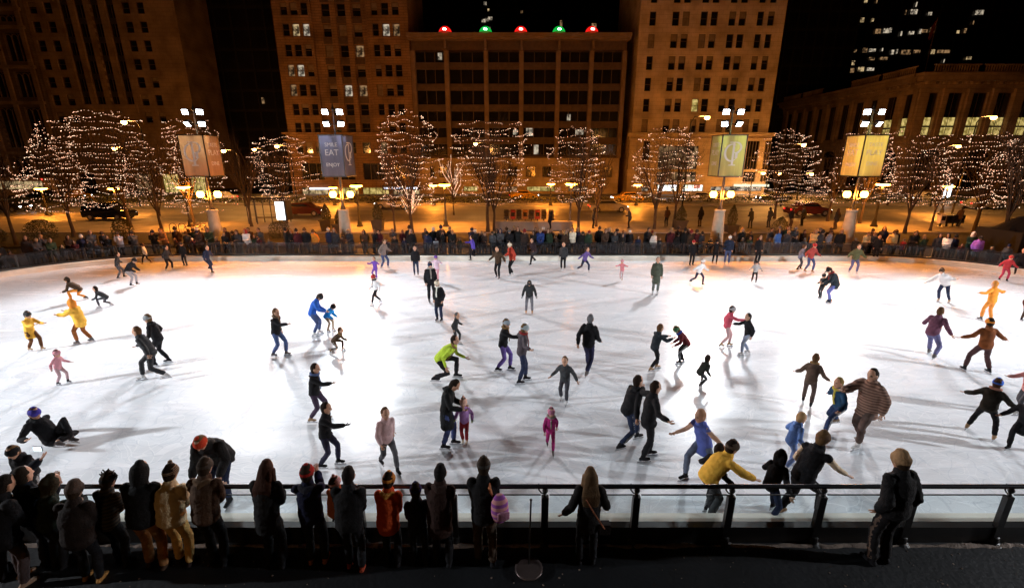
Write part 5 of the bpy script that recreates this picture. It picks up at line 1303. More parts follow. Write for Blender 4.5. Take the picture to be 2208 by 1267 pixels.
    def post(me, hands=hands, hc=hc.copy(), hf=hf.copy(), hup=hup.copy(), hr_=hr_.copy()):
        idx = [0]*len(me.polygons)
        for i, pl in enumerate(me.polygons):
            c = pl.center; q = c-hc
            if lod <= 1 and q.length < .13*hs:
                a, b, e = q.dot(hr_)/hs, q.dot(hf)/hs, q.dot(hup)/hs
                if b > .06 and abs(abs(a)-.032) < .014 and abs(e-.018) < .010: idx[i] = 1
                elif b > .05 and abs(a) < .026 and abs(e+.058) < .008: idx[i] = 2
            if gloves is not None:
                for w, hd, *_ in hands:
                    if (c-w).dot(hd) > -.01 and (c-w).length < .2*s: idx[i] = 3
        me.polygons.foreach_set('material_index', idx)
        if lod <= 1:
            b2 = bmesh.new(); b2.from_mesh(me)
            for w, hd, sd_, nm, sx in hands:
                curl = .45
                for j, (o_, L) in enumerate(((-.030, .062), (-.010, .074), (.011, .070), (.030, .055))):
                    a = w+hd*.082*s+sd_*o_*s; k1 = a+(hd-nm*curl*.35).normalized()*L*.5*s; k2 = k1+(hd-nm*curl*1.3).normalized()*L*.5*s
                    tube(b2, [a, k1, k2], [.0098*s, .0088*s, .007*s], 6, 3 if gloves is not None else 0)
                a = w+hd*.03*s-sd_*.036*s*1; k1 = a+(hd*.6-sd_*.7-nm*.3).normalized()*.04*s; k2 = k1+(hd*.9-sd_*.2-nm*.4).normalized()*.03*s
                tube(b2, [a, k1, k2], [.013*s, .011*s, .008*s], 6, 3 if gloves is not None else 0)
            b2.to_mesh(me); b2.free()
    bmats = [skin, EYE, LIP] + ([cloth(gloves)] if gloves is not None else [])
    B_ = later(name, bm, bmats, None, vb, 2, post)
    B_.location = loc; B_.rotation_euler = (0, 0, rz)
    tag(B_, label, cat, group)
    def wrinkle(amp, fq, seed=rnd.random()*50):
        def f(me):
            if lod > 1: return
            n_ = [v.normal.copy() for v in me.vertices]
            for v, nn in zip(me.vertices, n_):
                q = Vector((v.co.x*fq+seed, v.co.y*fq, v.co.z*fq*1.8))
                v.co += nn*(amp*noise.noise(q)+amp*.5*noise.noise(q*2.3))
        return f
    pf = (.010+.022*puffy)*s
    # ---- trousers
    bm = bmesh.new()
    loft(bm, [pel-Z*.07*s, pel+d1*.02*s, pel+d1*.10*s], [(.145*s*wide, .115*s), (.165*s*wide, .125*s), (.15*s*wide, .11*s)], ref=X, n=12)
    for hip, kn, an in ((hipl, knl, al), (hipr, knr, ar)):
        loft(bm, [hip-Z*.02*s, hip.lerp(kn, .5), kn, kn.lerp(an, .5), an+(kn-an).normalized()*(.03*s if not skates else .075*s)], [.098*s, .088*s, .072*s, .070*s, .064*s], n=10)
    tm = [cloth(pants)]
    post_t = wrinkle(.010*s, 9)
    if stripe is not None:
        tm.append(cloth(stripe)); base_w = post_t
        def post_t(me, base_w=base_w):
            base_w(me)
            me.polygons.foreach_set('material_index', [1 if (pl.normal.x*(1 if pl.center.x > pel.x else -1) > .955 and pl.center.z < pel.z) else 0 for pl in me.polygons])
    later('trousers', bm, tm, B_, vc, 3, post_t)
    # ---- jacket
    bm = bmesh.new()
    hem = pel-d1*.06*s
    Tc = []; Rc = []
    if coat:
        Tc = [pel-Z*(coat)*s+Yv*.02*s, pel-Z*coat*.5*s]; Rc = [(.205*s*wide, .17*s), (.195*s*wide, .155*s)]
    Tc += [hem, pel+d1*.06*s, waist+d1*.02*s, chest, up, nb-d2*.01*s]
    Rc += [((.15*s*wide+pf), .115*s+pf), (.155*s*wide+pf, .115*s+pf), (.145*s*wide+pf, .105*s+pf), (.155*s*wide+pf, .12*s+pf), (.138*s*wide+pf*.8, .10*s+pf), (.075*s+pf*.6, .075*s+pf*.6)]
    loft(bm, Tc, Rc, ref=right, n=14, capk=.45)
    for sh, el, w in ((shl, ell, wl), (shr, elr, wr)):
        if vest is not None and lod < 2: 
            loft(bm, [sh, sh.lerp(el, .2)], [.07*s, .066*s], n=10)
        else: loft(bm, [sh-(el-sh)*.08, sh.lerp(el, .5), el, el.lerp(w, .6), w-(w-el)*.06], [.056*s+pf*.5, .054*s+pf*.6, .048*s+pf*.7, .044*s+pf*.7, .038*s+pf*.5], n=10)
    loft(bm, [nb-d2*.02*s, nb+hup*.035*s], [.078*hs+pf*.4, .076*hs+pf*.3], ref=right, n=10)
    if hood_down is not None or head[0] == 'fur':
        pass
    later('jacket', bm, (jmat or cloth(jacket),), B_, vc, 3, wrinkle(.011*s, 8))
    if vest is not None:
        for sh, el, w in ((shl, ell, wl), (shr, elr, wr)):
            bm = bmesh.new(); loft(bm, [sh, sh.lerp(el, .5), el, el.lerp(w, .6), w-(w-el)*.06], [.062*s, .058*s, .052*s, .046*s, .04*s], n=10)
            later('sleeve', bm, (cloth(vest),), B_, vc, 3, wrinkle(.008*s, 10))
    if hood_down is not None:
        bm = bmesh.new(); loft(bm, [nb-right*.09*s-hf*.05*s, nb-hf*.11*s-Z*.03*s, nb+right*.09*s-hf*.05*s], [(.045*s, .05*s), (.06*s, .07*s), (.045*s, .05*s)], ref=Z, n=10)
        later('hood', bm, (cloth(hood_down),), B_, vc, 2, wrinkle(.01*s, 16))
    if scarf is not None:
        bm = bmesh.new(); tube(bm, [nb+hup*.045*hs+(right*math.cos(a)+fwd*math.sin(a))*.085*hs for a in [i*math.pi/8 for i in range(17)]], .032*hs, 7)
        loft(bm, [nb+fwd*.10*s, chest+fwd*(.15*s+pf), waist+fwd*(.15*s+pf)], [(.04*s, .016*s)]*3, ref=right, n=8)
        later('scarf', bm, (cloth(scarf),), B_, vc*.8, 1)
    # ---- shoes or skates
    for an, kn in ((al, knl), (ar, knr)):
        bm = bmesh.new()
        loft(bm, [an+(kn-an).normalized()*(.12 if skates else .05)*s, an-Z*.02*s], [.052*s, .05*s], n=8)
        loft(bm, [an-Z*.05*s-Yv*.045*s, an-Z*.05*s+Yv*.06*s, an-Z*.055*s+Yv*.15*s], [(.042*s, .036*s), (.045*s, .036*s), (.040*s, .026*s)], ref=X, n=8)
        sk = later('ice_skate' if skates else 'shoe', bm, (cloth(shoe),), B_, max(vc*.7, .012), 1)
        if skates and lod <= 1:
            bm = bmesh.new(); b0 = an-Z*(.085*s); box(bm, an.x-.003, an.x+.003, an.y-.11*s, an.y+.19*s, an.z-.085*s-.05, an.z-.085*s-.022); box(bm, an.x-.012, an.x+.012, an.y-.08*s, an.y-.02*s, an.z-.085*s-.024, an.z-.07*s); box(bm, an.x-.012, an.x+.012, an.y+.07*s, an.y+.13*s, an.z-.085*s-.024, an.z-.07*s)
            obj('blade', bm, STEEL, sk)
    # ---- hair and headwear
    kind = head[0]; hcol = head[1]
    def dome(c, a0, tops, rads, m, nm, extra=None, v=None):
        bm = bmesh.new(); loft(bm, [c+hup*z*hs+hf*f*hs for z, f in tops], [(a*hs, b*hs) for a, b in rads], ref=hr_, n=14, capk=.92)
        if extra: extra(bm)
        return later(nm, bm, (m,), B_, (v or vc*.8), 2, None)
    if kind in ('hair', 'long', 'headband') or kind in ('beanie', 'cap', 'pompom', 'stripes', 'fur_hat', 'jester'):
        def ex(bm):
            if kind == 'long' or (len(head) > 2 and head[2] == 'long'):
                loft(bm, [hc-hf*.05*hs+hup*.02*hs, hc-hf*.075*hs-hup*.10*hs, nb-fwd*.13*s-Z*.08*s, nb-fwd*.145*s-Z*.26*s], [(.085*hs, .06*hs), (.10*hs, .05*hs), (.13*hs, .035*hs), (.11*hs, .02*hs)], ref=hr_, n=12)
                for sx in (-1, 1): loft(bm, [hc+hr_*sx*.085*hs, hc+hr_*sx*.095*hs-hup*.15*hs], [(.022*hs, .05*hs), (.03*hs, .05*hs)], ref=hr_, n=8)
        dome(hc, 0, [(-.04, -.035), (.0, -.028), (.05, -.016), (.088, -.012)], [(.074, .072), (.084, .088), (.086, .095), (.066, .076)], cloth(hair) if kind != 'hair' and kind != 'long' else cloth(hcol), 'hair', ex)
    if kind in ('beanie', 'pompom', 'stripes', 'jester'):
        mm = head[3] if len(head) > 3 else cloth(hcol)
        def ex(bm):
            if kind in ('pompom', 'stripes'): ball(bm, hc+hup*.165*hs-hf*.01, .032*hs, 0, 1)
            if kind == 'jester':
                for i in range(7):
                    a = -1.2+i*.4; d = (hr_*math.sin(a)+hup*.85*math.cos(a*.7)).normalized(); loft(bm, [hc+d*.10*hs, hc+d*.15*hs, hc+d*.17*hs+hr_*.02*math.sin(a*5)], [.014*hs, .012*hs, .013*hs], n=6)
        dome(hc, 0, [(.015, -.004), (.045, -.004), (.09, -.008), (.122, -.012)], [(.094, .113), (.094, .112), (.074, .088), (.04, .046)], mm, 'hat', ex)
    elif kind == 'cap':
        dome(hc, 0, [(.03, -.006), (.07, -.008), (.112, -.01)], [(.094, .112), (.090, .107), (.066, .076)], cloth(hcol), 'cap', lambda bm: loft(bm, [hc+hf*.09*hs+hup*.032*hs, hc+hf*.17*hs+hup*.02*hs], [(.075*hs, .012*hs), (.055*hs, .008*hs)], ref=hr_, n=8))
    elif kind == 'fur_hat':
        dome(hc, 0, [(.02, -.004), (.07, -.006), (.11, -.008)], [(.099, .115), (.100, .116), (.074, .084)], cloth(hcol), 'hat')
    elif kind in ('hood', 'fur'):
        dome(hc, 0, [(-.13, -.04), (-.06, -.035), (.02, -.03), (.08, -.03), (.115, -.03)], [(.10, .09), (.108, .108), (.108, .116), (.092, .098), (.055, .06)], cloth(hcol), 'hood', None)
    return B_
def face_to(a): return -R(a)      # heading in degrees: 0 away from the camera, 90 to the right
BK = (.012, .012, .014); NV = (.02, .028, .06); JN = (.06, .09, .20); GR = (.08, .08, .09); BR = (.06, .035, .02); WH = (.72, .72, .72); CR = (.7, .62, .48); RD = (.45, .03, .03); OR = (.62, .22, .03); YE = (.75, .42, .06)
OL = (.09, .09, .04); PU = (.14, .06, .35); PK = (.6, .28, .32); BL = (.03, .12, .50); LB = (.18, .26, .5); GN = (.42, .58, .05); MG = (.40, .03, .18); TN = (.35, .26, .17); CH = (.035, .037, .04)
HK = ('hair', (.02, .012, .008)); HB = ('hair', (.09, .045, .02))
def bn(c, k='beanie', l=None): return (k, c, l)
STRIPE_G = plaid('knit_stripes', (.05, .04, .04), (.35, .22, .12), 14); PINKST = plaid('pink_stripes', (.7, .25, .3), (.75, .6, .6), 14)
PLAIDB = plaid('brown_plaid', (.10, .05, .035), (.24, .14, .10), 5); BWST = plaid('black_white_stripes', (.02, .02, .02), (.7, .7, .7), 5)
ORST = plaid('orange_stripes', (.65, .16, .03), (.8, .4, .05), 12); PLAIDG = plaid('pale_plaid', (.28, .24, .22), (.12, .09, .08), 5)
# skaters: foot px x, foot row, top of head row, heading, pose, jacket, trousers, head, label, options
SK = [
 (318, 570, 525, 250, 'walk', WH, BK, bn(BK), 'white jacketed skater in black trousers by the rail at the far left', {}),
 (366, 584, 530, 90, 'glide', CH, BK, HK, 'dark skater gliding by the far rail, right of the white jacketed one', {}),
 (401, 574, 524, 180, 'stand', BK, BK, bn(CH), 'black dressed skater standing at the far rail left of the leftmost mast', {}),
 (455, 588, 528, 110, 'strideR', NV, NV, HK, 'tall navy dressed skater in front of the leftmost mast', {}),
 (288, 616, 558, 80, 'bow', BK, (.3, .3, .32), bn(BK), 'skater in a black jacket and pale trousers bent forward near the far left rail', {'shoe': BK}),
 (262, 600, 545, 60, 'glide', CH, GR, HK, 'dark skater behind the one bent forward near the far left rail', {}),
 (226, 662, 616, 250, 'crouch', CH, GR, HK, 'small grey child leaning over near the left end of the ice', {}),
 (168, 648, 595, 260, 'crouch', BR, OR, bn(BR), 'brown and flare-orange dressed skater leaning forward, farthest of the orange group at the left', {}),  # orange of a lens flare put into the clothes colour
 (183, 740, 645, 265, 'reach', YE, (.25, .08, .02), bn(OR, 'hood'), 'big skater in an orange yellow coat reaching left, at the left of the ice', {'coat': .18, 'puffy': 2.2}),
 (80, 756, 672, 95, 'reach', YE, (.12, .05, .02), bn(CH), 'skater with yellow top and dark skirt reaching right, nearest the left edge', {'coat': .3}),
 (138, 828, 758, 90, 'glide', PK, (.45, .3, .32), bn(PK), 'small pale pink child below the orange group at the left', {}),
 (326, 818, 700, 250, 'strideR', CH, CH, HB, 'dark grey skater striding left with one leg kicked back', {}),
 (350, 786, 676, 255, 'glide', BK, BK, bn((.3, .33, .35)), 'black jacketed skater in a grey hat just behind the striding one', {}),
 (606, 768, 664, 95, 'reach1', BK, JN, HB, 'black jacketed skater in jeans pointing right with one arm', {'scarf': (.2, .13, .08)}),
 (685, 722, 636, 75, 'hug', BL, JN, bn(CH), 'man in a blue jacket and jeans bending over a child in blue', {}),
 (712, 714, 658, 100, 'bow', (.02, .25, .65), TN, bn(BK), 'child in a bright blue jacket held by the bending man', {'puffy': 2.0}),
 (730, 758, 706, 90, 'crouch', BR, BR, HB, 'small brown dressed child crouching below the man in blue', {}),
 (812, 656, 592, 230, 'walk', WH, BK, bn(RD), 'skater in a white jacket with red hat and black trousers left of centre', {'scarf': BK}),
 (812, 604, 556, 200, 'spin', PU, PU, HB, 'slim child in purple near the far rail left of centre', {}),
 (830, 580, 515, 110, 'glide', (.3, .26, .24), JN, HB, 'big skater in a pale plaid coat right of the second mast', {'jmat': PLAIDG, 'puffy': 1.8}),
 (898, 594, 532, 170, 'stand', BK, NV, HK, 'dark skater by the rail below the tallest string lights', {}),
 (931, 652, 566, 160, 'stand', BK, BK, bn(NV), 'tall slim black skater behind the woman in the cream hat', {}),
 (944, 608, 552, 200, 'spin', (.6, .45, .55), PK, bn(PU), 'child in pale pink and purple beside the tall slim black skater', {}),
 (948, 692, 605, 200, 'pocket', BK, NV, bn(CR), 'woman in a cream hat, black coat and white scarf standing on the ice', {'coat': .28, 'scarf': (.8, .78, .7), 'shoe': BK}),
 (1020, 562, 508, 270, 'reach1', (.08, .06, .4), BK, HK, 'blue jacketed skater at the far rail left of centre', {}),
 (1074, 601, 530, 200, 'glide', BR, BK, HK, 'brown dressed skater by the far rail beside the red jacketed one', {}),
 (1103, 596, 520, 240, 'glide', (.38, .05, .03), BK, bn(CR), 'skater in a red jacket and black trousers near the middle of the far rail', {'puffy': 1.5}),
 (1148, 571, 512, 230, 'strideL', (.03, .02, .025), CH, HK, 'dark skater leaning forward right of the red jacketed one', {}),
 (1141, 676, 602, 184, 'look_down', CH, (.16, .16, .18), bn(CH), 'man in a black jacket and grey trousers looking down at his tan skates', {'shoe': (.45, .25, .12), 'gloves': (.25, .27, .27)}),
 (1214, 584, 524, 200, 'stand', CH, BK, HB, 'dark skater close to the far rail, left of the purple one', {}),
 (1263, 588, 532, 140, 'strideL', (.12, .08, .25), NV, HB, 'skater in a purple jacket and jeans below the egg shaped lights', {}),
 (1340, 606, 562, 200, 'spin', (.6, .2, .22), (.5, .35, .36), bn(PK), 'small child in pink near the far rail right of centre', {}),
 (1412, 634, 556, 190, 'stand', (.06, .07, .05), (.1, .11, .1), HB, 'slim skater in a long dark green coat right of centre', {'coat': .4}),
 (1508, 614, 558, 150, 'strideL', WH, NV, bn(WH), 'child in a white jacket and dark trousers left of the olive banner mast', {'puffy': 1.8}),
 (1490, 573, 519, 180, 'stand', BK, BK, bn(RD), 'black jacketed skater at the far rail left of the couple', {}),
 (1540, 570, 517, 190, 'arms_out', BK, BK, bn(BK), 'black dressed skater holding out both arms at the foot of the olive banner mast', {}),
 (1566, 571, 508, 200, 'stand', (.02, .03, .06), JN, bn(WH), 'man in a dark jacket, white hat and jeans beside the olive banner mast', {}),
 (1625, 610, 562, 200, 'glide', BK, BK, bn(BK), 'child in black and white stripes right of the olive banner mast', {'jmat': BWST}),
 (1630, 571, 508, 170, 'stand', BK, BK, HK, 'tall black dressed skater at the rail behind the striped child', {}),
 (1743, 587, 523, 170, 'glide', (.35, .06, .05), JN, bn(RD), 'skater in a dull red jacket and jeans left of the golden banner mast', {}),
 (1722, 582, 528, 100, 'glide', (.16, .2, .3), GR, HB, 'bluish grey skater just behind the dull red jacket', {}),
 (1838, 590, 526, 190, 'glide', OL, (.1, .1, .2), HB, 'skater in an olive jacket in front of the golden banner mast', {'puffy': 1.5}),
 (1885, 562, 508, 200, 'stand', BK, BK, HB, 'black dressed skater at the rail right of the golden banner mast', {}),
 (1768, 643, 592, 250, 'held', BK, CH, bn(BK), 'small child in black held by the adult in the wide black coat', {}),
 (1787, 652, 579, 285, 'hug', (.02, .025, .03), (.12, .14, .35), ('cap', BK), 'adult in a wide black coat and blue trousers behind a small child', {'coat': .18, 'puffy': 2.5, 'shoe': BK}),
 (2027, 650, 580, 240, 'lean_side', WH, NV, bn(BR), 'skater in a white jacket leaning left at the right end of the ice', {'puffy': 1.8}),
 (2124, 692, 608, 350, 'arms_out', (.65, .24, .03), (.6, .22, .04), ('hair', (.5, .2, .04)), 'skater all in orange with arms spread near the right edge', {}),
 (2105, 802, 686, 10, 'wide', (.16, .05, .015), (.06, .03, .03), bn(OR), 'skater in a rusty brown jacket and orange hat, legs wide apart, near the right edge', {}),
 (2162, 606, 550, 200, 'glide', (.5, .05, .06), (.45, .05, .1), bn(RD), 'skater in a red and pink jacket by the rail at the far right', {'puffy': 1.6}),
 (2192, 592, 534, 240, 'strideR', BK, BK, HK, 'black dressed skater beside the red and pink one at the far right', {}),
 (2206, 692, 628, 200, 'stand', (.10, .03, .02), BR, HB, 'brown dressed skater cut off by the right edge', {}),
 (2000, 766, 660, 60, 'strideL', (.12, .05, .08), (.1, .1, .2), HB, 'skater in a maroon top leaning forward right of centre', {}),
 (1738, 872, 766, 40, 'glide', (.09, .06, .045), (.09, .06, .05), HB, 'slim skater all in brown right of centre', {}),
 (1787, 935, 812, 260, 'strideL', (.02, .06, .12), (.03, .05, .12), ('hair', (.25, .18, .06)), 'skater in dark blue with a yellow scarf beside the brown plaid one', {'scarf': (.45, .38, .06)}),
 (1848, 960, 784, 250, 'reach1', BR, (.10, .07, .06), HK, 'big skater in a brown plaid coat stretching an arm', {'jmat': PLAIDB, 'puffy': 2.2, 'coat': .2, 'pose2': 1}),
 (2112, 938, 818, 60, 'wide', (.02, .017, .013), BK, bn((.05, .16, .65)), 'skater in a black jacket and bright blue hat near the right edge', {'puffy': 1.6, 'scarf': (.4, .2, .15)}),
 (2196, 892, 786, 270, 'reach1', (.6, .28, .26), GR, HK, 'skater in a salmon pink jacket behind the blue hat', {}),
 (2186, 968, 852, 250, 'strideR', BK, BK, HK, 'black skater in a long coat cut off by the right edge', {'coat': .35}),
 (1564, 747, 660, 100, 'reach1', (.5, .08, .12), (.55, .35, .35), bn((.4, .4, .42)), 'child in a red and pink top holding hands with a black jacketed skater', {}),
 (1604, 764, 676, 268, 'reach1', BK, (.25, .3, .42), HK, 'black jacketed skater in pale jeans reaching toward the red and pink child', {}),
 (1512, 828, 768, 60, 'crouch', (.03, .03, .025), CH, HK, 'small dark skater crouching low right of centre', {}),
 (1410, 798, 700, 75, 'reach', (.02, .025, .03), BK, HB, 'dark skater leaning in with arms round the one in the green hat', {}),
 (1470, 782, 708, 280, 'bow', (.12, .02, .025), BK, bn((.1, .3, .15)), 'skater with a green hat, red trimmed black jacket and blue scarf', {'scarf': (.03, .06, .3)}),
 (1266, 804, 676, 30, 'walk', BK, (.02, .02, .05), ('hair', (.12, .12, .13)), 'tall upright skater in black right of centre', {}),
 (1126, 824, 700, 80, 'arms_out', (.07, .06, .07), NV, bn((.35, .42, .45)), 'dark skater with both arms stretched out at the centre of the ice', {}),
 (1088, 800, 686, 100, 'reach1', BK, (.12, .08, .28), bn((.3, .35, .4)), 'skater in a black top and purple trousers at the centre of the ice', {}),
 (966, 818, 706, 95, 'crouch', GN, BK, HK, 'skater in a lime green jacket bending low left of centre', {'vest': GN}),
 (984, 742, 676, 110, 'glide', CH, CH, ('hair', (.1, .1, .1)), 'dark skater just behind the lime green jacket', {}),
 (1216, 868, 768, 200, 'glide', (.05, .055, .06), (.05, .05, .06), HB, 'slim dark skater below the tall upright one in black', {}),
 (1360, 952, 806, 70, 'strideL', BK, NV, HK, 'black skater on the left of a pair with arms linked', {}),
 (1392, 988, 824, 85, 'arms_out', BK, BK, HK, 'black skater on the right of a pair, stretching an arm to the right', {'coat': .12}),
 (1186, 972, 882, 180, 'walk', MG, MG, bn((.5, .2, .3)), 'child in a magenta snowsuit right of centre', {}),
 (1496, 1032, 878, 250, 'strideR', (.10, .14, .45), (.12, .15, .22), ('hair', (.45, .25, .15)), 'skater in a violet blue dress with bare shoulders behind the yellow jacket', {'coat': .2, 'vest': (.55, .35, .25)}),
 (1698, 1010, 892, 90, 'glide', (.12, .22, .5), LB, ('hair', (.4, .25, .12)), 'child in a pale blue jacket behind the pair at the rail', {}),
 (690, 908, 784, 88, 'reach1', BK, (.06, .04, .07), HK, 'black jacketed skater with an arm pointing right, upper of two left of centre', {'scarf': (.08, .12, .25)}),
 (714, 1006, 868, 88, 'reach1', BK, (.03, .03, .06), HK, 'black dressed skater with black mittens just above the red knitted hat', {'gloves': BK}),
 (840, 1012, 878, 140, 'walk', (.50, .34, .34), GR, HB, 'pale pink and grey skater above the orange coated spectator', {}),
 (970, 963, 817, 95, P(lean=9, hp=34, fl=(-.10, .08, 0), fr=(.12, -.12, 0), hl=(-.04, .30, -.36), hr=(-.02, .32, -.34)), (.014, .015, .016), (.05, .07, .18), HK, 'woman in a long black coat holding a small child in lilac', {'coat': .42, 'shoe': BK, 'lod': 0}),
 (1003, 956, 861, 185, 'held', (.42, .22, .5), (.32, .03, .04), ('pompom', (.75, .45, .35)), 'small child in a lilac jacket, red trousers and pink hat', {'shoe': CR, 'lod': 0, 'gloves': (.3, .35, .1)}),
 (70, 952, 890, 100, 'fallen', BK, BK, bn((.05, .04, .28)), 'skater in a blue violet hat sprawled on the ice at the left edge', {'H': 1.75, 'lod': 0}),
 (86, 1092, 958, 175, 'rail_fold', BK, CH, bn(BK), 'man in black leaning on the rail from the ice side at the left', {'puffy': 1.8, 'lod': 0}),
 (488, 1078, 918, 175, 'bow', (.016, .015, .015), NV, bn((.5, .05, .02)), 'man in a black coat and red knitted hat bending down by the rail', {'coat': .12, 'puffy': 2.0, 'lod': 0, 'hood_down': (.12, .1, .09), 'wide': 1.15}),
 (1526, 1098, 962, 60, 'glide', BK, BK, HK, 'black jacketed skater hidden behind the yellow jacket at the rail', {'lod': 0}),
 (1532, 1112, 960, 84, P(lean=38, hp=-4, fl=(-.12, .0, 0), fr=(.14, -.12, 0), hl=(.05, .25, -.35), hr=(.06, .54, -.36), sq=.05), YE, CH, bn((.10, .07, .05)), 'person in a bright yellow jacket and brown hat leaning over the rail and pointing', {'puffy': 1.7, 'lod': 0, 'wide': 1.1}),
 (1658, 1106, 972, 60, 'strideL', BK, NV, ('hood', BK), 'hooded skater in black pushing along the rail at the right', {'lod': 0}),
 (1722, 1114, 942, 70, P(lean=26, hp=0, fl=(-.15, -.3, .02), fr=(.15, .22, 0), hl=(.1, .1, -.45), hr=(.12, .46, -.40), sq=.06), BK, BK, bn((.12, .07, .04)), 'skater in a black vest with cream sleeves holding the rail', {'vest': (.75, .6, .42), 'lod': 0}),
]
PF = {'crouch': .74, 'bow': .83, 'hug': .88, 'strideL': .93, 'strideR': .93, 'fallen': .5, 'look_down': .93, 'reach': .96, 'glide': .96, 'lean_side': .88}
for i, (fx, fy, hy_, hd, po, jc, tr, hdw, lab, op) in enumerate(SK):
    g = at(fx, fy, 0.0); op = dict(op)
    top = on(fx, hy_, g.y).z
    H = op.pop('H', None) or min(1.84, max(.9, .96*(top-.05)/(PF.get(po, .97) if isinstance(po, str) else (.96 if po['lean'] < 12 else .84))))
    op.pop('pose2', None)
    lod = op.pop('lod', 1 if fy > 620 else 2)
    hc_ = rnd.choice([(.02, .012, .008), (.06, .03, .015), (.12, .07, .03)])
    sh = op.pop('shoe', rnd.choice([BK, BK, (.5, .5, .5), (.1, .09, .09), (.3, .2, .12)]))
    if lod < 2 and isinstance(jc, tuple):
        if 'hood_down' not in op and hdw[0] != 'hood' and rnd.random() < .45: op['hood_down'] = tuple(min(1, c*1.5+.006) for c in jc)
        elif 'scarf' not in op and rnd.random() < .3: op['scarf'] = rnd.choice([(.25, .03, .03), (.3, .28, .25), (.05, .07, .2), (.2, .12, .05)])
        if 'stripe' not in op and rnd.random() < .15: op['stripe'] = (.3, .3, .3)
    person((g.x, g.y, 0), face_to(hd), H, po, jc, tr, hdw, hc_, lod, skates=True, shoe=sh, label=lab, group='skaters on the ice', **op)

# spectators at the near rail: foot px, foot row, head row
NR = [
 (60, 1248, 1036, 20, 'rail', BK, (.07, .05, .05), ('hair', (.015, .012, .01)), 'big spectator in a black coat and grey trousers, second from the left edge', {'coat': .15, 'puffy': 2.2, 'wide': 1.2, 'shoe': (.3, .2, .14)}),
 (8, 1235, 1026, 10, 'rail', BK, BK, ('hood', BK), 'spectator in a black hood cut off by the left edge', {'puffy': 2}),
 (112, 1215, 1012, 10, 'phone_up', (.015, .02, .03), BK, ('hair', (.02, .015, .01)), 'spectator in dark navy holding up a glowing phone at the left', {}),
 (150, 1208, 1034, 30, 'rail', (.02, .028, .02), BK, ('hood', (.05, .045, .03)), 'spectator in a dark green hood at the left', {'puffy': 1.4}),
 (206, 1245, 1052, 350, 'rail', (.02, .014, .012), BK, ('fur_hat', (.07, .05, .04)), 'spectator in a dark coat, brown fuzzy hat and tan boots at the left', {'coat': .12, 'puffy': 2.2, 'wide': 1.15, 'shoe': (.5, .26, .08)}),
 (268, 1212, 1030, 5, 'rail_fold', (.02, .016, .014), BK, ('jester', BK), 'spectator in a dark patterned sweater and hat with knitted spikes', {'jmat': plaid('dark_knit', (.012, .01, .01), (.05, .035, .02), 6)}),
 (344, 1216, 1006, 355, 'rail', (.012, .012, .013), (.30, .15, .06), ('hood', (.013, .012, .012)), 'spectator in a black hooded jacket and tan trousers', {'puffy': 1.8, 'wide': 1.1, 'shoe': (.05, .03, .02)}),
 (410, 1200, 1012, 0, 'rail_fold', (.80, .62, .38), (.72, .45, .16), ('stripes', BK, None, STRIPE_G), 'spectator in a cream and yellow snowsuit with a striped knitted hat', {'puffy': 1.9, 'shoe': (.03, .02, .02), 'wide': 1.1}),
 (478, 1206, 998, 358, 'rail_fold', (.075, .042, .026), BK, ('beanie', (.06, .045, .035)), 'spectator in a brown hooded jacket and knitted hat', {'puffy': 1.5, 'hood_down': (.11, .065, .035)}),
 (602, 1208, 1002, 0, 'rail', (.014, .013, .013), BK, ('long', (.05, .02, .012)), 'woman with very long brown hair in a black coat', {'coat': .2, 'hair': (.05, .02, .012)}),
 (690, 1206, 1008, 355, 'camera', (.012, .014, .04), BK, ('beanie', (.35, .02, .015)), 'spectator in a navy jacket and bright red knitted hat', {'shoe': (.4, .15, .06), 'hood_down': (.02, .02, .03)}),
 (768, 1222, 1018, 0, 'rail_fold', (.011, .011, .012), BK, ('hair', (.015, .01, .008)), 'man in a black jacket with a child on his left arm', {'puffy': 1.7, 'wide': 1.12, 'shoe': (.35, .06, .03)}),
 (848, 1210, 1030, 5, 'rail_fold', (.60, .08, .02), BK, ('beanie', OR, None, ORST), 'child in an orange red coat and patterned orange hat', {'puffy': 1.6, 'hood_down': (.6, .28, .06), 'coat': .12}),
 (908, 1204, 1054, 350, 'rail', (.013, .013, .02), BK, ('beanie', (.02, .02, .10)), 'child in a dark coat and navy hat between the orange and brown coats', {'puffy': 1.4}),
 (955, 1212, 1012, 5, 'rail_fold', (.035, .018, .015), BK, ('hair', (.012, .01, .01)), 'woman in a long dark brown coat with black hair', {'coat': .25, 'puffy': 1.6, 'hood_down': (.04, .022, .018)}),
 (1046, 1210, 996, 0, 'rail_fold', (.011, .011, .012), (.075, .05, .035), ('beanie', (.055, .05, .045)), 'spectator in a black jacket, brown trousers and grey hat with a backpack on one shoulder', {'puffy': 1.3}),
 (1262, 1204, 1014, 0, P(lean=4, hl=(.22, .02, -.46), hr=(.1, .2, -.35)), (.013, .012, .012), BK, ('long', (.10, .06, .03)), 'woman with long fair hair standing alone in a dark coat', {'coat': .18, 'hair': (.1, .06, .03)}),
 (1880, 1198, 972, 350, 'pocket', (.012, .012, .013), (.012, .011, .012), ('fur_hat', (.30, .19, .10)), 'man in a black jacket and tan cap standing alone at the right', {'puffy': 1.9, 'wide': 1.0, 'stripe': (.12, .08, .06)}),
]
WK = .055
near = {}
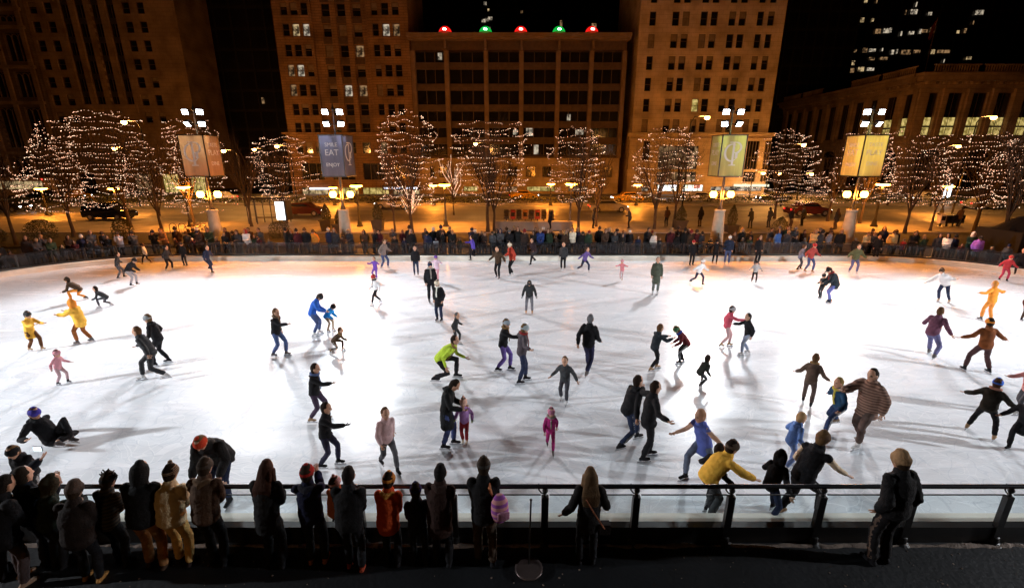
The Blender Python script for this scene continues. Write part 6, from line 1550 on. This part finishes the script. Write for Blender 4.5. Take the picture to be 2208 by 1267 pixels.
for fx, fy, hy_, hd, po, jc, tr, hdw, lab, op in NR:
    fx = CX + (fx-CX)*1.0; g = at(fx, fy, WK); g.y = min(g.y, 5.62); 
    top = on(fx, hy_, g.y).z-WK; H = min(1.9, max(1.0, .955*(top-.02)/(.97 if po != 'pocket' else 1.0)))
    op = dict(op); hr_c = op.pop('hair', (.03, .018, .01)); sh = op.pop('shoe', BK)
    near[lab] = (person((g.x, g.y, WK), face_to(hd), H, po, jc, tr, hdw, hr_c, 0, skates=False, shoe=sh, label=lab, group='spectators at the near rail', **op), g, H)
# child carried on the arm
ky = near['man in a black jacket with a child on his left arm']; g, H = ky[1], ky[2]
c_ = person((g.x-.27, g.y+.08, .52), face_to(25), 1.05, 'carried', (.62, .20, .10), (.5, .2, .08), ('stripes', PK, None, PINKST), (.05, .03, .02), 0, skates=False, shoe=(.04, .03, .03), puffy=1.6, label='small child in orange and pink with a striped pink hat, held on an arm', group='spectators at the near rail', gloves=(.1, .07, .03))
# backpack, shoulder strap bag, phone
_, g, H = near['spectator in a black jacket, brown trousers and grey hat with a backpack on one shoulder']
T = empty('backpack', (g.x+.24, g.y-.13, WK+H*.64), .25); tag(T, 'purple and pink backpack hanging from a shoulder', 'backpack')
bm = bmesh.new(); loft(bm, [(0, 0, -.19), (0, -.02, -.05), (0, 0, .12), (0, .02, .19)], [(.10, .07), (.135, .10), (.125, .085), (.08, .05)], n=14); later('bag', bm, (plaid('backpack_pattern', (.30, .08, .38), (.62, .28, .30), 3.2),), T, .014, 3)
bm = bmesh.new(); loft(bm, [(0.03, -.10, -.12), (0.03, -.115, .0)], [(.10, .03), (.10, .03)], n=10); later('pocket', bm, (cloth((.42, .2, .3)),), T, .012, 2)
bm = bmesh.new(); tube(bm, [(-.10, .08, .17), (-.13, .10, .30), (-.12, .20, .33), (-.10, .28, .22)], .028, 6); obj('strap', bm, cloth((.65, .25, .12)), T, True)
_, g, H = near['woman with long fair hair standing alone in a dark coat']
T = empty('shoulder_bag', (g.x+.02, g.y-.02, WK+H*.5)); tag(T, 'small dark bag on a brown diagonal strap', 'bag')
bm = bmesh.new(); box(bm, .12, .30, -.12, -.02, -.16, .02); bmesh.ops.bevel(bm, geom=bm.edges[:], offset=.02, segments=2); obj('pouch', bm, cloth((.02, .015, .015)), T)
bm = bmesh.new(); tube(bm, [(-.10, -.13, .48), (.02, -.205, .30), (.18, -.19, .02)], .012, 5); obj('strap', bm, cloth((.22, .08, .04)), T)
bpy.context.view_layer.update()
_, g, H = near['spectator in dark navy holding up a glowing phone at the left']
hp_ = at(88, 1019, 1.95); sgn = Vector((g.x-.10, g.y+.40, H*1.0+.06))
T = empty('phone', (g.x-.17, g.y+.47, WK+H*.83+.22*H/1.75+.14)); tag(T, 'phone with a bright screen held up at the left', 'phone')
bm = bmesh.new(); box(bm, -.07, .07, -.006, .006, -.04, .04); bmesh.ops.bevel(bm, geom=bm.edges[:], offset=.003, segments=1); obj('case', bm, mblack, T)
bm = bmesh.new(); box(bm, -.063, .063, -.0085, -.0065, -.034, .034); obj('screen', bm, emit('phone_screen', (.75, .9, 1), 2.6), T)

# the crowd behind the far rail: a set of standing figures, copied with their own clothes
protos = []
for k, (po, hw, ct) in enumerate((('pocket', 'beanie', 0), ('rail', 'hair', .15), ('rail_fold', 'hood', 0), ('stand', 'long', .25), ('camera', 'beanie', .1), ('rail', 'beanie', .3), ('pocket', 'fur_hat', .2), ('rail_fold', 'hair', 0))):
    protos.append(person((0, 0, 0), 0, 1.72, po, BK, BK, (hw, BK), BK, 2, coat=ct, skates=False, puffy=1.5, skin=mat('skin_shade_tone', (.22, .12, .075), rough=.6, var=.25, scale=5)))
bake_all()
hand_px = {533: ('white', WH), 600: ('cream', CR), 690: ('orange', OR), 1395: ('red', RD), 1412: ('pale', (.6, .55, .5)), 1238: ('cream', CR), 1690: ('blue', (.05, .12, .35)), 1758: ('tan', (.5, .3, .12)), 1880: ('tan', (.55, .4, .2)), 1925: ('cream', (.6, .45, .2)), 1955: ('red', (.4, .03, .03)), 2033: ('white', WH),
           2097: ('violet', (.35, .12, .5)), 2112: ('silver grey', (.5, .5, .55)), 60: ('tan', (.5, .35, .15)), 365: ('brown', (.2, .1, .04)), 258: ('grey', (.3, .3, .35)), 1170: ('dark blue', (.02, .04, .15)), 1010: ('blue', (.05, .06, .35)), 945: ('pale grey', (.4, .42, .45)), 1905: ('tan', (.4, .25, .1)), 1800: ('grey', (.2, .2, .25)), 1330: ('charcoal', CH), 800: ('brown', BR)}
darks = [('black', BK), ('black', (.012, .012, .012)), ('charcoal', (.035, .035, .04)), ('navy', (.015, .02, .05)), ('dark brown', (.05, .028, .018)), ('dark green', (.02, .035, .02)), ('grey', (.06, .06, .065)), ('maroon', (.06, .012, .015)), ('black', (.01, .01, .01)), ('black', (.014, .012, .012)), ('dark brown', (.04, .025, .02))]
hats = [('black', (.015, .013, .012)), ('dark', (.03, .02, .015)), ('white', (.5, .45, .4)), ('tan', (.2, .12, .06)), ('grey', (.09, .09, .09)), ('red', (.16, .02, .02)), ('brown', (.06, .035, .02)), ('black', (.012, .012, .012)), ('dark', (.025, .02, .018)), ('navy', (.012, .015, .04))]
# distances along the rail -> photo column
def col_of(p, z=1.2):
    q = Vector((p.x, p.y, z-CAM_H)); dpt = q.y*CS - q.z*SN
    return CX+FPX*q.x/dpt
cands = []; s_ = s_f; used = []
rr = random.Random(11)
while s_ < s_f+L_f:
    pt, t, nn = along(s_, .42); c = col_of(pt)
    if -25 < c < 2235: cands.append(s_)
    s_ += rr.choice([.38, .44, .5, .5, .6, .62, 1.0])
crowd = []
for s_ in cands:
    off = rr.uniform(.72, 1.0); pt, t, nn = along(s_, off); c = col_of(pt)
    crowd.append([c, pt, nn, 0])
    if rr.random() < .72:
        pt2, t, nn = along(s_+.25, off+rr.uniform(.5, .8)); crowd.append([col_of(pt2), pt2, nn, 1])
mastx = [(on(px, 528, 29.6).x, 29.6) for px in (471, 748, 1543, 1822)]
crowd = [c for c in crowd if all(math.hypot(c[1].x-mx, c[1].y-my) > .85 for mx, my in mastx) and not (c[0] > 2120 and c[1].y > 28.2)]
crowd.sort(key=lambda c: c[0]); nC = len(crowd)
used_px = set()
for i, (c, pt, nn, row) in enumerate(crowd):
    pr = protos[rr.randrange(len(protos))]; P_n = copy_tree(pr); hgt = rr.choice([.92, .97, 1.0, 1.03, 1.05, .78, .7 if not row else 1.04]); hgt = max(hgt, .92) if row else hgt
    wd = rr.uniform(.9, 1.1); P_n.scale = (hgt*wd, hgt*wd, hgt*rr.uniform(.95, 1.04)); P_n.location = (pt.x, pt.y, .06); P_n.rotation_euler = (0, 0, math.atan2(-nn.y, -nn.x)-math.pi/2+rr.uniform(-.35, .35)); P_n.name = 'person'
    near_k = [k for k in hand_px if k not in used_px and abs(k-c) < 14]
    if near_k and not row: used_px.add(near_k[0]); jn, jcol = hand_px[near_k[0]]
    else: jn, jcol = rr.choice(darks)
    hn, hcol = rr.choice(hats); head_word = 'bareheaded'
    for ch in P_n.children:
        st_ = ch.name.split('.')[0]; m = None
        if st_ in ('jacket',): m = cloth(jcol)
        elif st_ in ('hat', 'hood'): m = cloth(hcol); head_word = '%s %s' % (hn, st_)
        elif st_ == 'hair': m = cloth(rr.choice([(.02, .012, .008), (.08, .04, .02), (.25, .16, .07)]))
        elif st_ == 'trousers': m = cloth(rr.choice([BK, BK, CH, NV]))
        if m: ch.material_slots[0].link = 'OBJECT'; ch.material_slots[0].material = m
    hw_ = 'in a '+head_word if head_word != 'bareheaded' else head_word
    tag(P_n, '%s from the left in the far crowd, %s coat, %s' % (ordinal(i+1), jn, hw_), 'person', 'crowd behind the far rail')
# people walking on the sidewalk beyond
walkers = [(1186, 500, 37.5, 'tall person in black standing just behind the crowd at the low wall'), (1355, 492, 40, 'blurred dark walker on the sidewalk left of the shop planter'), (1436, 490, 41, 'walker in dark clothes below the shop windows'), (1278, 494, 40, 'walker near the two right trunks of the egg shaped lights'),
           (1616, 494, 40, 'tall dark walker left of the broad cone shaped bush'), (1656, 493, 40.5, 'dark walker right beside the broad cone shaped bush'), (1702, 495, 40, 'small dark walker right of the broad cone shaped bush'), (1728, 490, 41.5, 'walker in black near the street between the two right masts'),
           (1800, 495, 39.5, 'dark walker just left of the golden banner mast'), (2064, 490, 41, 'tall person in black standing at the newspaper boxes at the right'), (1508, 492, 41, 'walker left of the olive banner mast'), (215, 465, 52, 'person crossing the avenue at the far left'), (1912, 448, 60, 'far walker beyond the avenue at the right')]
for px, py, Yd, lb in walkers:
    pr = protos[rr.randrange(len(protos))]; P_n = copy_tree(pr); q = on(px, py, Yd); P_n.location = (q.x, Yd, .2); P_n.rotation_euler = (0, 0, rr.choice([1.5, -1.5, .3])); P_n.name = 'person'
    for ch in P_n.children:
        ch.material_slots[0].link = 'OBJECT'; ch.material_slots[0].material = cloth(rr.choice([BK, CH, BR]))
    tag(P_n, lb, 'person', 'walkers on the sidewalk')
for pr in protos:
    for ch in list(pr.children): bpy.data.objects.remove(ch)
    bpy.data.objects.remove(pr)

for o_ in S.objects:
    if 'label' in o_ and len(o_['label'].replace('-',' ').split())>16: print('LONG', o_.name, o_['label'])
